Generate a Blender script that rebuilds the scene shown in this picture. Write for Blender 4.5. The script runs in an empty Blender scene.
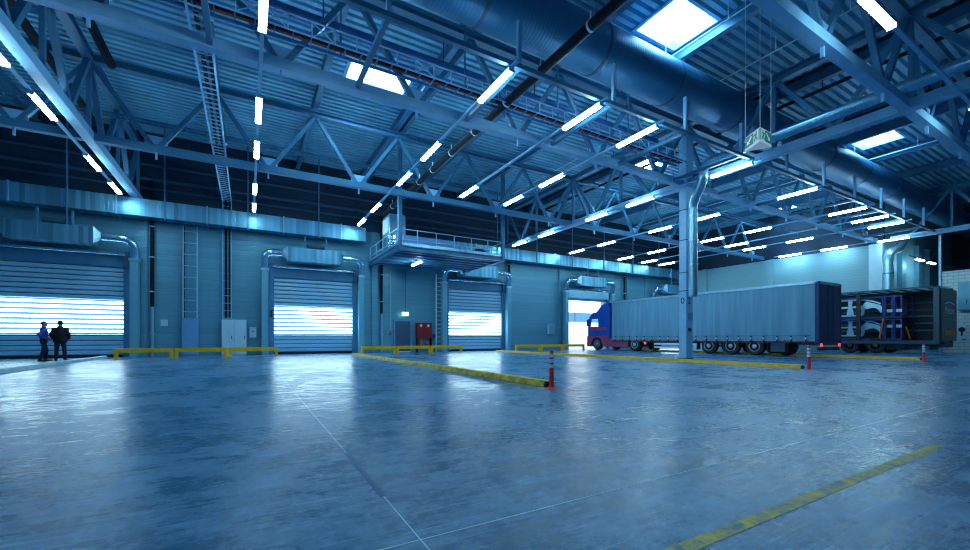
import bpy, bmesh, math, random
from mathutils import Vector, Matrix
random.seed(7)
PI = math.pi
S = bpy.context.scene
COL = S.collection

# ------------------------------------------------------------------ mesh helpers
class MB:
    def __init__(s): s.v = []; s.f = []; s.sm = []
    def add(s, vs, fs, smooth=False):
        b = len(s.v); s.v += [Vector(p) for p in vs]
        for f in fs: s.f.append(tuple(i + b for i in f)); s.sm.append(smooth)
        return s
    def box(s, x0, x1, y0, y1, z0, z1):
        vs = [(x, y, z) for z in (z0, z1) for y in (y0, y1) for x in (x0, x1)]
        return s.add(vs, [(0, 2, 3, 1), (4, 5, 7, 6), (0, 1, 5, 4), (2, 6, 7, 3), (0, 4, 6, 2), (1, 3, 7, 5)])
    def bar(s, p, q, w, h, up=(0, 0, 1)):
        p, q = Vector(p), Vector(q); d = (q - p).normalized(); up = Vector(up)
        if abs(d.dot(up)) > .99: up = Vector((0, 1, 0))
        a = d.cross(up).normalized(); b = a.cross(d).normalized()
        vs = []
        for c in (p, q):
            for i, j in ((-1, -1), (1, -1), (1, 1), (-1, 1)): vs.append(c + a * (i * w / 2) + b * (j * h / 2))
        return s.add(vs, [(3, 2, 1, 0), (4, 5, 6, 7), (0, 1, 5, 4), (1, 2, 6, 5), (2, 3, 7, 6), (3, 0, 4, 7)])
    def tube(s, pts, r, n=16, cap=True):
        pts = [Vector(p) for p in pts]; m = len(pts)
        rs = r if isinstance(r, (list, tuple)) else [r] * m
        t = [(pts[min(i + 1, m - 1)] - pts[max(i - 1, 0)]).normalized() for i in range(m)]
        ref = Vector((0, 0, 1)) if abs(t[0].z) < .9 else Vector((1, 0, 0))
        a = t[0].cross(ref).normalized(); vs = []
        for i in range(m):
            a = (a - t[i] * a.dot(t[i])).normalized(); b = t[i].cross(a)
            for k in range(n):
                g = 2 * PI * k / n; vs.append(pts[i] + (a * math.cos(g) + b * math.sin(g)) * rs[i])
        base = len(s.v)
        s.add(vs, [(i * n + k, i * n + (k + 1) % n, (i + 1) * n + (k + 1) % n, (i + 1) * n + k) for i in range(m - 1) for k in range(n)], True)
        if cap:
            s.f.append(tuple(base + k for k in reversed(range(n)))); s.sm.append(False)
            s.f.append(tuple(base + (m - 1) * n + k for k in range(n))); s.sm.append(False)
        return s
    def prism(s, poly, axis, a, b):
        # poly: 2-D outline; extruded along axis from a to b. axis x: (y,z); y: (x,z); z: (x,y)
        def P(u, w, t): return {'x': (t, u, w), 'y': (u, t, w), 'z': (u, w, t)}[axis]
        n = len(poly)
        vs = [P(u, w, a) for u, w in poly] + [P(u, w, b) for u, w in poly]
        return s.add(vs, [tuple(range(n)), tuple(range(2 * n - 1, n - 1, -1))] + [(i, i + n, (i + 1) % n + n, (i + 1) % n) for i in range(n)])
    def lathe(s, prof, c, axis='z', n=24):
        # prof: list of (radius, offset along axis)
        c = Vector(c); vs = []
        for r, o in prof:
            for k in range(n):
                g = 2 * PI * k / n; u, w = r * math.cos(g), r * math.sin(g)
                vs.append(c + Vector({'z': (u, w, o), 'x': (o, u, w), 'y': (u, o, w)}[axis]))
        m = len(prof); base = len(s.v)
        s.add(vs, [(i * n + k, i * n + (k + 1) % n, (i + 1) * n + (k + 1) % n, (i + 1) * n + k) for i in range(m - 1) for k in range(n)], True)
        s.f.append(tuple(base + k for k in reversed(range(n)))); s.sm.append(False)
        s.f.append(tuple(base + (m - 1) * n + k for k in range(n))); s.sm.append(False)
        return s
    def ball(s, c, rx, ry, rz, nu=14, nv=10, z0=-1.0):
        c = Vector(c); vs = []; lo = math.asin(max(-1, z0))
        for j in range(nv + 1):
            la = lo + (PI / 2 - lo) * j / nv
            for k in range(nu):
                g = 2 * PI * k / nu
                vs.append(c + Vector((rx * math.cos(la) * math.cos(g), ry * math.cos(la) * math.sin(g), rz * math.sin(la))))
        return s.add(vs, [(j * nu + k, j * nu + (k + 1) % nu, (j + 1) * nu + (k + 1) % nu, (j + 1) * nu + k) for j in range(nv) for k in range(nu)], True)

def fillet(pts, rad, n=6):
    pts = [Vector(p) for p in pts]; out = [pts[0]]
    for i in range(1, len(pts) - 1):
        a, b, c = pts[i - 1], pts[i], pts[i + 1]
        r = min(rad, (a - b).length * .49, (c - b).length * .49)
        p, q = b + (a - b).normalized() * r, b + (c - b).normalized() * r
        for k in range(n + 1):
            t = k / n; out.append(p * (1 - t) ** 2 + b * 2 * t * (1 - t) + q * t * t)
    out.append(pts[-1]); return out

def root_loc(o):
    l = Vector((0, 0, 0))
    while o is not None: l += o.location; o = o.parent
    return l

def obj(name, mb, m, parent=None, loc=None, bevel=0, cat=None, label=None, group=None, kind=None):
    """one mesh object from world-space geometry; a top-level one gets its origin at loc"""
    me = bpy.data.meshes.new(name)
    off = root_loc(parent) if parent else (Vector(loc) if loc else Vector((0, 0, 0)))
    me.from_pydata([v - off for v in mb.v], [], mb.f); me.update()
    bm = bmesh.new(); bm.from_mesh(me); bmesh.ops.recalc_face_normals(bm, faces=bm.faces); bm.to_mesh(me); bm.free()
    me.polygons.foreach_set('use_smooth', mb.sm)
    if any(mb.sm): me.set_sharp_from_angle(angle=math.radians(40))
    me.materials.append(m)
    o = bpy.data.objects.new(name, me); COL.objects.link(o)
    if parent: o.parent = parent
    elif loc: o.location = loc
    if bevel:
        b = o.modifiers.new('bevel', 'BEVEL'); b.width = bevel; b.segments = 2; b.limit_method = 'ANGLE'
    tag(o, label, cat, group, kind)
    return o

def tag(o, label=None, cat=None, group=None, kind=None):
    if label: o['label'] = label
    if cat: o['category'] = cat
    if group: o['group'] = group
    if kind: o['kind'] = kind
    return o

def thing(name, label, cat, loc=(0, 0, 0), group=None):
    o = bpy.data.objects.new(name, None); COL.objects.link(o); o.location = loc; o.empty_display_size = .2
    return tag(o, label, cat, group)

def dup(root, loc, label=None, group=None):
    r = root.copy(); COL.objects.link(r); r.location = loc
    if label: r['label'] = label
    if group: r['group'] = group
    for ch in list(root.children):
        c = ch.copy(); COL.objects.link(c); c.parent = r
        for g in list(ch.children):
            d = g.copy(); COL.objects.link(d); d.parent = c
    return r

def text(name, body, size, m, mat_world, parent, extrude=.002):
    cu = bpy.data.curves.new(name, 'FONT'); cu.body = body; cu.size = size; cu.extrude = extrude
    cu.align_x = 'CENTER'; cu.align_y = 'CENTER'
    t = bpy.data.objects.new(name, cu); COL.objects.link(t)
    bpy.context.view_layer.update()
    me = bpy.data.meshes.new_from_object(t.evaluated_get(bpy.context.evaluated_depsgraph_get()))
    bpy.data.objects.remove(t)
    me.transform(Matrix.Translation(-root_loc(parent)) @ mat_world)
    me.materials.clear(); me.materials.append(m)
    o = bpy.data.objects.new(name, me); COL.objects.link(o); o.parent = parent
    return o

# ------------------------------------------------------------------ materials
def srgb(r, g, b):
    f = lambda c: (c / 255 / 12.92) if c / 255 <= .04045 else ((c / 255 + .055) / 1.055) ** 2.4
    return (f(r), f(g), f(b), 1)

def mat(name, col, rough=.5, metal=0., var=0., vscale=3., bump=0., bscale=40., emit=None, estr=0., spec=.5):
    m = bpy.data.materials.new(name); m.use_nodes = True
    nt = m.node_tree; b = nt.nodes['Principled BSDF']; L = nt.links.new
    if col[0] < col[1] <= col[2] * 1.02: col = (col[0] * .74, col[1] * .97, col[2])
    b.inputs['Base Color'].default_value = (*col[:3], 1)
    b.inputs['Roughness'].default_value = rough; b.inputs['Metallic'].default_value = metal
    b.inputs['Specular IOR Level'].default_value = spec
    tc = nt.nodes.new('ShaderNodeTexCoord')
    if var:
        n = nt.nodes.new('ShaderNodeTexNoise'); n.inputs['Scale'].default_value = vscale; n.inputs['Detail'].default_value = 6
        L(tc.outputs['Object'], n.inputs['Vector'])
        r = nt.nodes.new('ShaderNodeMapRange'); r.inputs['From Min'].default_value = .3; r.inputs['From Max'].default_value = .7
        r.inputs['To Min'].default_value = 1 - var; r.inputs['To Max'].default_value = 1 + var
        L(n.outputs['Fac'], r.inputs['Value'])
        x = nt.nodes.new('ShaderNodeVectorMath'); x.operation = 'SCALE'; x.inputs[0].default_value = col[:3]
        L(r.outputs['Result'], x.inputs['Scale']); L(x.outputs['Vector'], b.inputs['Base Color'])
    if bump:
        n2 = nt.nodes.new('ShaderNodeTexNoise'); n2.inputs['Scale'].default_value = bscale
        L(tc.outputs['Object'], n2.inputs['Vector'])
        bp = nt.nodes.new('ShaderNodeBump'); bp.inputs['Strength'].default_value = bump; bp.inputs['Distance'].default_value = .02
        L(n2.outputs['Fac'], bp.inputs['Height']); L(bp.outputs['Normal'], b.inputs['Normal'])
    if emit:
        b.inputs['Emission Color'].default_value = (*emit[:3], 1); b.inputs['Emission Strength'].default_value = estr
    return m

def banded(name, col, axis, pitch, amount, rough, metal, bump=.6, sharp=2.0, rand=0.):
    """base colour with ribs along one object axis (bump) and a random tone per band"""
    if col[0] < col[1]: col = (col[0] * .74, col[1] * .97, col[2])
    m = mat(name, col, rough, metal); nt = m.node_tree; L = nt.links.new; b = nt.nodes['Principled BSDF']
    tc = nt.nodes.new('ShaderNodeTexCoord'); sp = nt.nodes.new('ShaderNodeSeparateXYZ'); L(tc.outputs['Object'], sp.inputs[0])
    dv = nt.nodes.new('ShaderNodeMath'); dv.operation = 'DIVIDE'; L(sp.outputs['XYZ'.index(axis)], dv.inputs[0]); dv.inputs[1].default_value = pitch
    fr = nt.nodes.new('ShaderNodeMath'); fr.operation = 'PINGPONG'; fr.inputs[1].default_value = .5; L(dv.outputs[0], fr.inputs[0])
    mr = nt.nodes.new('ShaderNodeMapRange'); mr.inputs['From Max'].default_value = .5 / sharp; L(fr.outputs[0], mr.inputs['Value'])
    bp = nt.nodes.new('ShaderNodeBump'); bp.inputs['Strength'].default_value = bump; bp.inputs['Distance'].default_value = .02
    L(mr.outputs['Result'], bp.inputs['Height']); L(bp.outputs['Normal'], b.inputs['Normal'])
    fl = nt.nodes.new('ShaderNodeMath'); fl.operation = 'FLOOR'; L(dv.outputs[0], fl.inputs[0])
    wn = nt.nodes.new('ShaderNodeTexWhiteNoise'); wn.noise_dimensions = '1D'; L(fl.outputs[0], wn.inputs['W'])
    r = nt.nodes.new('ShaderNodeMapRange'); r.inputs['To Min'].default_value = 1 - rand; r.inputs['To Max'].default_value = 1 + rand
    L(wn.outputs['Value'], r.inputs['Value'])
    g = nt.nodes.new('ShaderNodeMapRange'); g.inputs['From Max'].default_value = .5 / sharp / 2; g.inputs['To Min'].default_value = 1 - amount; g.inputs['To Max'].default_value = 1
    L(fr.outputs[0], g.inputs['Value'])
    mu = nt.nodes.new('ShaderNodeMath'); mu.operation = 'MULTIPLY'; L(r.outputs['Result'], mu.inputs[0]); L(g.outputs['Result'], mu.inputs[1])
    x = nt.nodes.new('ShaderNodeVectorMath'); x.operation = 'SCALE'; x.inputs[0].default_value = col[:3]
    L(mu.outputs[0], x.inputs['Scale']); L(x.outputs['Vector'], b.inputs['Base Color'])
    return m

LAMP = (.54, .86, 1.0)
M = {}
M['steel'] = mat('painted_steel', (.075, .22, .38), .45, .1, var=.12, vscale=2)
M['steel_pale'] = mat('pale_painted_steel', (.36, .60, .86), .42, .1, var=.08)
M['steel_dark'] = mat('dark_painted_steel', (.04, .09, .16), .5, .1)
M['deck'] = mat('roof_deck_metal', (.26, .55, .74), .45, .1, var=.15, vscale=.7)
M['galv'] = banded('galvanised_duct', (.20, .43, .60), 'X', .17, .45, .34, .7, .25, 12, .28)
M['galv_plain'] = mat('galvanised_sheet', (.42, .62, .76), .32, .75, var=.1, vscale=4)
M['chrome'] = mat('bright_galvanised', (.55, .72, .85), .22, .9, bump=.2, bscale=12)
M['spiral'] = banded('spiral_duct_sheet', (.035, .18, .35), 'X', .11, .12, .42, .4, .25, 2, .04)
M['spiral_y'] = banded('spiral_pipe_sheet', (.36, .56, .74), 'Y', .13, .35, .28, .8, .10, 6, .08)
M['wall'] = banded('wall_panel_cladding', (.16, .37, .49), 'Z', .30, .25, .38, .3, .35, 6, .05)
M['wall_pale'] = banded('pale_wall_cladding', (.27, .43, .50), 'Z', .22, .3, .5, 0, .3, 5, .03)
M['wall_shade'] = mat('shade_painted_cladding', (.010, .032, .070), .6, .0, var=.2, vscale=1)  # walls beyond the lamps' reach: their shade is put into the base colour
M['slat'] = banded('shutter_slat', (.46, .66, .84), 'Z', .24, .5, .35, .2, .6, 9, .03)
M['pane'] = mat('lit_shutter_glazing', (.8, .9, 1), .3, emit=(.62, .90, 1.0), estr=9.5)
M['glow_lamp'] = mat('lamp_diffuser', (.8, .9, 1), .4, emit=LAMP, estr=48)
M['skylight'] = mat('skylight_dome', (.8, .9, 1), .4, emit=(.42, .83, 1.0), estr=22)
M['yellow'] = mat('yellow_paint', (.85, .47, .004), .45, var=.15, vscale=9)
M['yellow_worn'] = mat('worn_yellow_paint', (.40, .33, .02), .5, var=.4, vscale=14)
M['red'] = mat('red_plastic', (1.0, .05, .04), .45)
M['redbox'] = mat('red_enamel', (.30, .012, .02), .35)
M['white'] = mat('white_reflective', (.80, .88, .95), .4)
M['paper'] = mat('white_card', (.62, .72, .82), .6)
M['black'] = mat('black_rubber', (.012, .013, .018), .6, var=.2)
M['pipe_black'] = mat('black_pipe', (.006, .010, .022), .55, spec=.15)
M['pipe_blue'] = mat('blue_pipe', (.06, .2, .5), .4, .2)
M['cable_red'] = mat('rust_cable', (.35, .07, .03), .6)
M['chassis'] = mat('chassis_black', (.012, .018, .03), .5)
M['cabinet_blue'] = mat('pale_blue_cabinet', (.16, .34, .62), .45, var=.05)
M['cabinet_white'] = mat('white_cabinet', (.62, .74, .86), .35, var=.04)
M['door_grey'] = mat('slate_grey_door', (.06, .105, .19), .5)
M['green'] = mat('sign_green', (.0, .17, .12), .4, emit=(.0, .22, .15), estr=.2)
M['sign_white'] = mat('sign_white', (.65, .75, .82), .4, emit=(.7, .9, .95), estr=.2)
M['exit_glow'] = mat('exit_lamp_glow', (.7, .9, .85), .4, emit=(.5, 1, .85), estr=3)
M['curtain'] = None
M['navy'] = mat('navy_truck_panel', (.010, .035, .16), .45, var=.1)
M['truck_blue'] = mat('blue_cab_paint', (.015, .09, .50), .25, .1)
M['maroon'] = mat('maroon_cab_paint', (.36, .06, .15), .35)
M['darkred'] = mat('dark_red_rail', (.12, .012, .03), .5)
M['rack'] = mat('blue_rack_paint', (.010, .05, .24), .45, .1)
M['carbody'] = mat('bare_car_body_steel', (.62, .76, .88), .3, .6)
M['tail'] = mat('tail_lamp', (.8, .05, .06), .4, emit=(1, .10, .12), estr=1.1)
M['orange'] = mat('orange_reflector', (.55, .16, .015), .5)
M['rim'] = mat('wheel_rim_steel', (.45, .55, .66), .4, .4)
M['rim_orange'] = mat('wheel_rim_bronze', (.22, .13, .09), .4, .5)
M['rear_panel'] = mat('teal_rear_panel', (.022, .058, .085), .45)
M['logo'] = mat('faded_lettering', (.55, .66, .68), .6)
M['grey_post'] = mat('grey_post', (.06, .11, .14), .45, .2)
M['translucent'] = mat('trailer_roof_sheet', (.42, .50, .55), .6)
_t = M['translucent'].node_tree; _tb = _t.nodes.new('ShaderNodeBsdfTranslucent'); _tb.inputs['Color'].default_value = (.75, .85, .9, 1)
_tm = _t.nodes.new('ShaderNodeMixShader'); _tm.inputs['Fac'].default_value = .4
_t.links.new(_t.nodes['Principled BSDF'].outputs[0], _tm.inputs[1]); _t.links.new(_tb.outputs[0], _tm.inputs[2]); _t.links.new(_tm.outputs[0], _t.nodes['Material Output'].inputs['Surface'])
M['skin'] = mat('skin', (.42, .25, .19), .55)
M['shirt'] = mat('blue_shirt', (.02, .10, .48), .7, bump=.3, bscale=30)
M['coat'] = mat('black_coat', (.006, .007, .014), .8, bump=.3, bscale=25)
M['trousers'] = mat('dark_trousers', (.008, .012, .035), .8)
M['shoe'] = mat('black_shoe', (.008, .008, .01), .4)
M['hair_grey'] = mat('grey_hair', (.16, .17, .2), .8)
M['hair_dark'] = mat('dark_hair', (.025, .025, .035), .8)
M['eye'] = mat('dark_eye', (.02, .02, .03), .2)
M['outside'] = mat('outside_paving', (.75, .8, .85), .8)

def glass():
    m = bpy.data.materials.new('cab_glass'); m.use_nodes = True
    b = m.node_tree.nodes['Principled BSDF']
    b.inputs['Base Color'].default_value = (.85, .93, 1, 1); b.inputs['Roughness'].default_value = .03
    b.inputs['Transmission Weight'].default_value = 1.0; b.inputs['IOR'].default_value = 1.1
    return m
M['glass'] = glass()

def curtain_mat():
    m = mat('curtain_tarp', (.20, .39, .54), .5); nt = m.node_tree; L = nt.links.new; b = nt.nodes['Principled BSDF']
    tc = nt.nodes.new('ShaderNodeTexCoord'); mp = nt.nodes.new('ShaderNodeMapping'); mp.inputs['Scale'].default_value = (1, 2.4, .16)
    L(tc.outputs['Object'], mp.inputs['Vector'])
    n = nt.nodes.new('ShaderNodeTexNoise'); n.inputs['Scale'].default_value = 1.6; n.inputs['Detail'].default_value = 5; L(mp.outputs[0], n.inputs['Vector'])
    r = nt.nodes.new('ShaderNodeValToRGB'); r.color_ramp.elements[0].position = .3; r.color_ramp.elements[0].color = (.11, .30, .45, 1)
    r.color_ramp.elements[1].position = .72; r.color_ramp.elements[1].color = (.18, .42, .60, 1); L(n.outputs['Fac'], r.inputs['Fac'])
    L(r.outputs['Color'], b.inputs['Base Color'])
    bp = nt.nodes.new('ShaderNodeBump'); bp.inputs['Strength'].default_value = .5; bp.inputs['Distance'].default_value = .06
    L(n.outputs['Fac'], bp.inputs['Height']); L(bp.outputs['Normal'], b.inputs['Normal'])
    return m
M['curtain'] = curtain_mat()

def brick_mat():
    m = mat('painted_block', (.5, .6, .6), .6); nt = m.node_tree; L = nt.links.new; b = nt.nodes['Principled BSDF']
    tc = nt.nodes.new('ShaderNodeTexCoord'); sp = nt.nodes.new('ShaderNodeSeparateXYZ'); L(tc.outputs['Object'], sp.inputs[0])
    cb = nt.nodes.new('ShaderNodeCombineXYZ'); L(sp.outputs['Y'], cb.inputs['X']); L(sp.outputs['Z'], cb.inputs['Y'])
    k = nt.nodes.new('ShaderNodeTexBrick'); k.inputs['Scale'].default_value = 1
    k.inputs['Brick Width'].default_value = .5; k.inputs['Row Height'].default_value = .22; k.inputs['Mortar Size'].default_value = .018
    k.inputs['Color1'].default_value = (.64, .78, .80, 1); k.inputs['Color2'].default_value = (.56, .71, .74, 1); k.inputs['Mortar'].default_value = (.33, .46, .50, 1)
    L(cb.outputs[0], k.inputs['Vector']); L(k.outputs['Color'], b.inputs['Base Color'])
    return m
M['brick'] = brick_mat()

def floor_mat():
    m = bpy.data.materials.new('polished_concrete'); m.use_nodes = True
    nt = m.node_tree; L = nt.links.new; b = nt.nodes['Principled BSDF']; N = nt.nodes.new
    tc = N('ShaderNodeTexCoord')
    def noise(scale, detail, sx=1, sy=1, rot=0, dist=0., rough=.6):
        mp = N('ShaderNodeMapping'); mp.inputs['Scale'].default_value = (sx, sy, 1); mp.inputs['Rotation'].default_value = (0, 0, rot)
        L(tc.outputs['Object'], mp.inputs['Vector'])
        n = N('ShaderNodeTexNoise'); n.inputs['Scale'].default_value = scale; n.inputs['Detail'].default_value = detail
        n.inputs['Distortion'].default_value = dist; n.inputs['Roughness'].default_value = rough
        L(mp.outputs[0], n.inputs['Vector']); return n.outputs['Fac']
    def math_(op, a, c):
        x = N('ShaderNodeMath'); x.operation = op
        for i, q in enumerate((a, c)):
            if isinstance(q, (int, float)): x.inputs[i].default_value = q
            else: L(q, x.inputs[i])
        return x.outputs[0]
    def ramp(v, lo, hi, a=0., c=1.):
        r = N('ShaderNodeMapRange'); r.inputs['From Min'].default_value = lo; r.inputs['From Max'].default_value = hi
        r.inputs['To Min'].default_value = a; r.inputs['To Max'].default_value = c; L(v, r.inputs['Value']); return r.outputs['Result']
    big = noise(.5, 8, 1, 1, 0, .5, .62); mid = noise(2.6, 15, .85, 1.15, .5, .15, .80); fine = noise(13, 12, 1, 1, 0, 0, .85)
    dirs = [noise(6, 12, .16, 1.7, a, .1, .80) for a in (.15, .8, 1.45, -.5)]
    wipe = ramp(math_('ADD', math_('ADD', dirs[0], dirs[1]), math_('ADD', dirs[2], dirs[3])), 1.4, 2.6)
    mix = math_('ADD', math_('ADD', math_('MULTIPLY', big, .24), math_('MULTIPLY', mid, .36)), math_('ADD', math_('MULTIPLY', fine, .33), math_('MULTIPLY', wipe, .07)))
    r = N('ShaderNodeValToRGB'); L(mix, r.inputs['Fac'])
    e = r.color_ramp.elements
    e[0].position = .40; e[0].color = (.004, .055, .135, 1); e[1].position = .60; e[1].color = (.20, .43, .72, 1)
    k = e.new(.50); k.color = (.024, .150, .315, 1)
    scr = [math_('GREATER_THAN', noise(30, 3, .035, 1.0, a, .15), .65) for a in (.9, .35, -.6, 1.7)]
    sc = math_('MAXIMUM', math_('MAXIMUM', scr[0], scr[1]), math_('MAXIMUM', scr[2], scr[3]))
    sc = math_('MULTIPLY', sc, ramp(mid, .35, .6, 0, .5))
    mx = N('ShaderNodeMixRGB'); L(sc, mx.inputs['Fac']); L(r.outputs['Color'], mx.inputs['Color1']); mx.inputs['Color2'].default_value = (.34, .62, .95, 1)
    L(mx.outputs['Color'], b.inputs['Base Color'])
    gl = math_('ADD', math_('ADD', math_('MULTIPLY', mid, .5), math_('MULTIPLY', wipe, .2)), math_('MULTIPLY', big, .3))
    L(ramp(gl, .42, .62, .20, .42), b.inputs['Roughness'])
    bp = N('ShaderNodeBump'); bp.inputs['Strength'].default_value = .14; bp.inputs['Distance'].default_value = .01
    L(math_('ADD', math_('MULTIPLY', wipe, .3), math_('MULTIPLY', fine, .8)), bp.inputs['Height']); L(bp.outputs['Normal'], b.inputs['Normal'])
    b.inputs['Specular IOR Level'].default_value = .42
    b.inputs['Specular Tint'].default_value = (.40, .78, 1.0, 1)
    return m
M['floor'] = floor_mat()

def worn_line_mat():
    m = mat('worn_floor_line', (.3, .27, .05), .5); nt = m.node_tree; L = nt.links.new; b = nt.nodes['Principled BSDF']
    tc = nt.nodes.new('ShaderNodeTexCoord'); n = nt.nodes.new('ShaderNodeTexNoise'); n.inputs['Scale'].default_value = 9; n.inputs['Detail'].default_value = 9; n.inputs['Roughness'].default_value = .75
    L(tc.outputs['Object'], n.inputs['Vector'])
    r = nt.nodes.new('ShaderNodeValToRGB'); r.color_ramp.elements[0].position = .40; r.color_ramp.elements[0].color = (.05, .15, .24, 1)
    r.color_ramp.elements[1].position = .58; r.color_ramp.elements[1].color = (.66, .52, .02, 1)
    L(n.outputs['Fac'], r.inputs['Fac']); L(r.outputs['Color'], b.inputs['Base Color'])
    return m
M['line'] = worn_line_mat()

# ------------------------------------------------------------------ the setting
WY = 27.6            # inner face of the dock wall
DX0, DP, DW = 1.33, 11.3, 4.5          # dock doors: left edge of the second one, pitch, width
doors = [DX0 + DP * k for k in (-1, 0, 1, 2, 3)]
XL, XR, XA, YB = -16., 40.3, 57., -12. # left wall, pale side wall, far side of the annex bay, rear wall
RZ = 11.75

def structure(name, mb, m, loc=None, **k):
    return obj(name, mb, m, loc=loc, kind='structure', **k)

structure('floor', MB().box(XL, XA, YB, WY + .4, -.3, 0), M['floor'])
structure('ground_outside', MB().box(XL - 20, XA + 20, WY + .4, WY + 90, -.35, -.02), M['outside'])
# roof deck: trapezoid ribs running along X
prof = []; y = YB
while y < WY + .5:
    prof += [(y, RZ), (y + .17, RZ), (y + .20, RZ + .16), (y + .29, RZ + .16)]; y += .32
roof = MB()
n = len(prof)
holes = [(3.5, 5.9, 16.3, 18.3), (20.3, 22.7, 16.6, 18.6), (36.6, 39.0, 16.6, 18.6), (11.75, 13.78, 8.2, 9.85), (28.1, 30.4, 8.0, 9.7)]
xs = sorted({XL, XA} | {h[0] for h in holes} | {h[1] for h in holes})
for a, b in zip(xs, xs[1:]):
    hs = [h for h in holes if h[0] <= a and h[1] >= b]
    vs = [(x, q[0], q[1]) for x in (a, b) for q in prof]
    fs = []
    for i in range(n - 1):
        ym = (prof[i][0] + prof[i + 1][0]) / 2
        if any(h[2] < ym < h[3] for h in hs): continue
        fs.append((i, i + 1, n + i + 1, n + i))
    roof.add(vs, fs)
structure('ceiling', roof, M['deck'])
for i, h in enumerate(holes):
    fr = MB(); t = .12
    for (a, b, c, d) in ((h[0] - t, h[0], h[2] - t, h[3] + t), (h[1], h[1] + t, h[2] - t, h[3] + t), (h[0], h[1], h[2] - t, h[2]), (h[0], h[1], h[3], h[3] + t)):
        fr.box(a, b, c, d, RZ - .06, RZ + .55)
    w = structure('window_%d' % (i + 1), fr, M['steel_pale'], loc=(h[0], h[2], RZ))
    obj('pane', MB().box(h[0], h[1], h[2], h[3], RZ + .42, RZ + .48), M['skylight'], w)
    g = MB()
    if i > 0:
        for k in range(1, 3): g.bar((h[0] + (h[1] - h[0]) * k / 3, h[2], RZ + .39), (h[0] + (h[1] - h[0]) * k / 3, h[3], RZ + .39), .025, .04)
        obj('glazing_bar', g, M['steel_pale'], w)

# dock wall with an opening for the fourth door
op0, op1, opz = doors[3], doors[3] + DW, 4.7
wl = MB().box(XL, op0, WY, WY + .35, 0, 8.0).box(op1, XR + .3, WY, WY + .35, 0, 8.0).box(op0, op1, WY, WY + .35, opz, 8.0)
structure('wall_north', wl, M['wall'])
structure('wall_north_upper', MB().box(XL, XR + .3, WY - .02, WY + .35, 8.0, RZ + .3), M['wall_shade'])
structure('wall_east', MB().box(XR, XR + .3, 11.7, WY, 0, 7.9), M['wall_pale'])
structure('wall_east_upper', MB().box(XR, XR + .3, 11.7, WY, 7.9, RZ + .3), M['wall_shade'])
structure('wall_bay_north', MB().box(XR + .3, XA, 11.7, 12.0, 0, RZ + .3), M['wall_pale'])
structure('wall_bay_east', MB().box(XA, XA + .3, YB, 12.0, 0, RZ + .3), M['wall_shade'])
structure('wall_brick', MB().box(XR, XR + .3, YB, 8.75, 0, 5.4).box(XR + .3, XA, 8.45, 8.75, 0, 5.4), M['brick'])
structure('wall_west', MB().box(XL - .3, XL, YB, WY + .35, 0, RZ + .3), M['wall'])
structure('wall_south', MB().box(XL, XA + .3, YB - .3, YB, 0, RZ + .3), M['wall'])
# pilasters on the walls
pil = [-4.75, 7.0, 18.9, 30.0]
for i, x in enumerate((-4.75, 0.35, 7.3, 18.3, 23.3, 31.6, 34.2)):
    structure('trim_%d' % (i + 1), MB().box(x - .2, x + .2, WY - .14, WY, 0, 8.0), M['wall'], loc=(x, WY, 0))
for i, (y0, y1) in enumerate(((18.9, 19.5), (11.7, 12.45), (25.0, 25.5))):
    structure('trim_%d' % (i + 11), MB().box(XR - .22, XR, y0, y1, 0, 7.9), M['wall_pale'] if i != 1 else M['cabinet_white'], loc=(XR, y0, 0))
for i, x in enumerate((43.0, 46.6, 49.2)):
    structure('trim_%d' % (i + 21), MB().box(x, x + .8, 11.4, 11.7, 0, 8.4), M['wall'], loc=(x, 11.4, 0))
structure('trim_31', MB().box(XR - .06, XR + .06, 8.78, 8.90, 0, 7.9), M['steel_pale'], loc=(XR, 8.4, 0))
# dark rails running along the top of the dock wall
for i, (z, yy, r) in enumerate(((8.75, WY - .25, .06), (9.25, WY - .2, .10), (10.0, WY - .2, .07))):
    o = obj('wall_pipe', MB().tube([(XL, yy, z), (XR, yy, z)], r, 10), M['steel_dark'], loc=(0, yy, z), cat='pipe',
            label=('lowest of the three dark pipes running along the dark top of the back wall', 'thick middle dark pipe running along the dark top of the back wall',
                   'highest of the three dark pipes running along the dark top of the back wall')[i], group='pipes along the top of the back wall')

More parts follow.
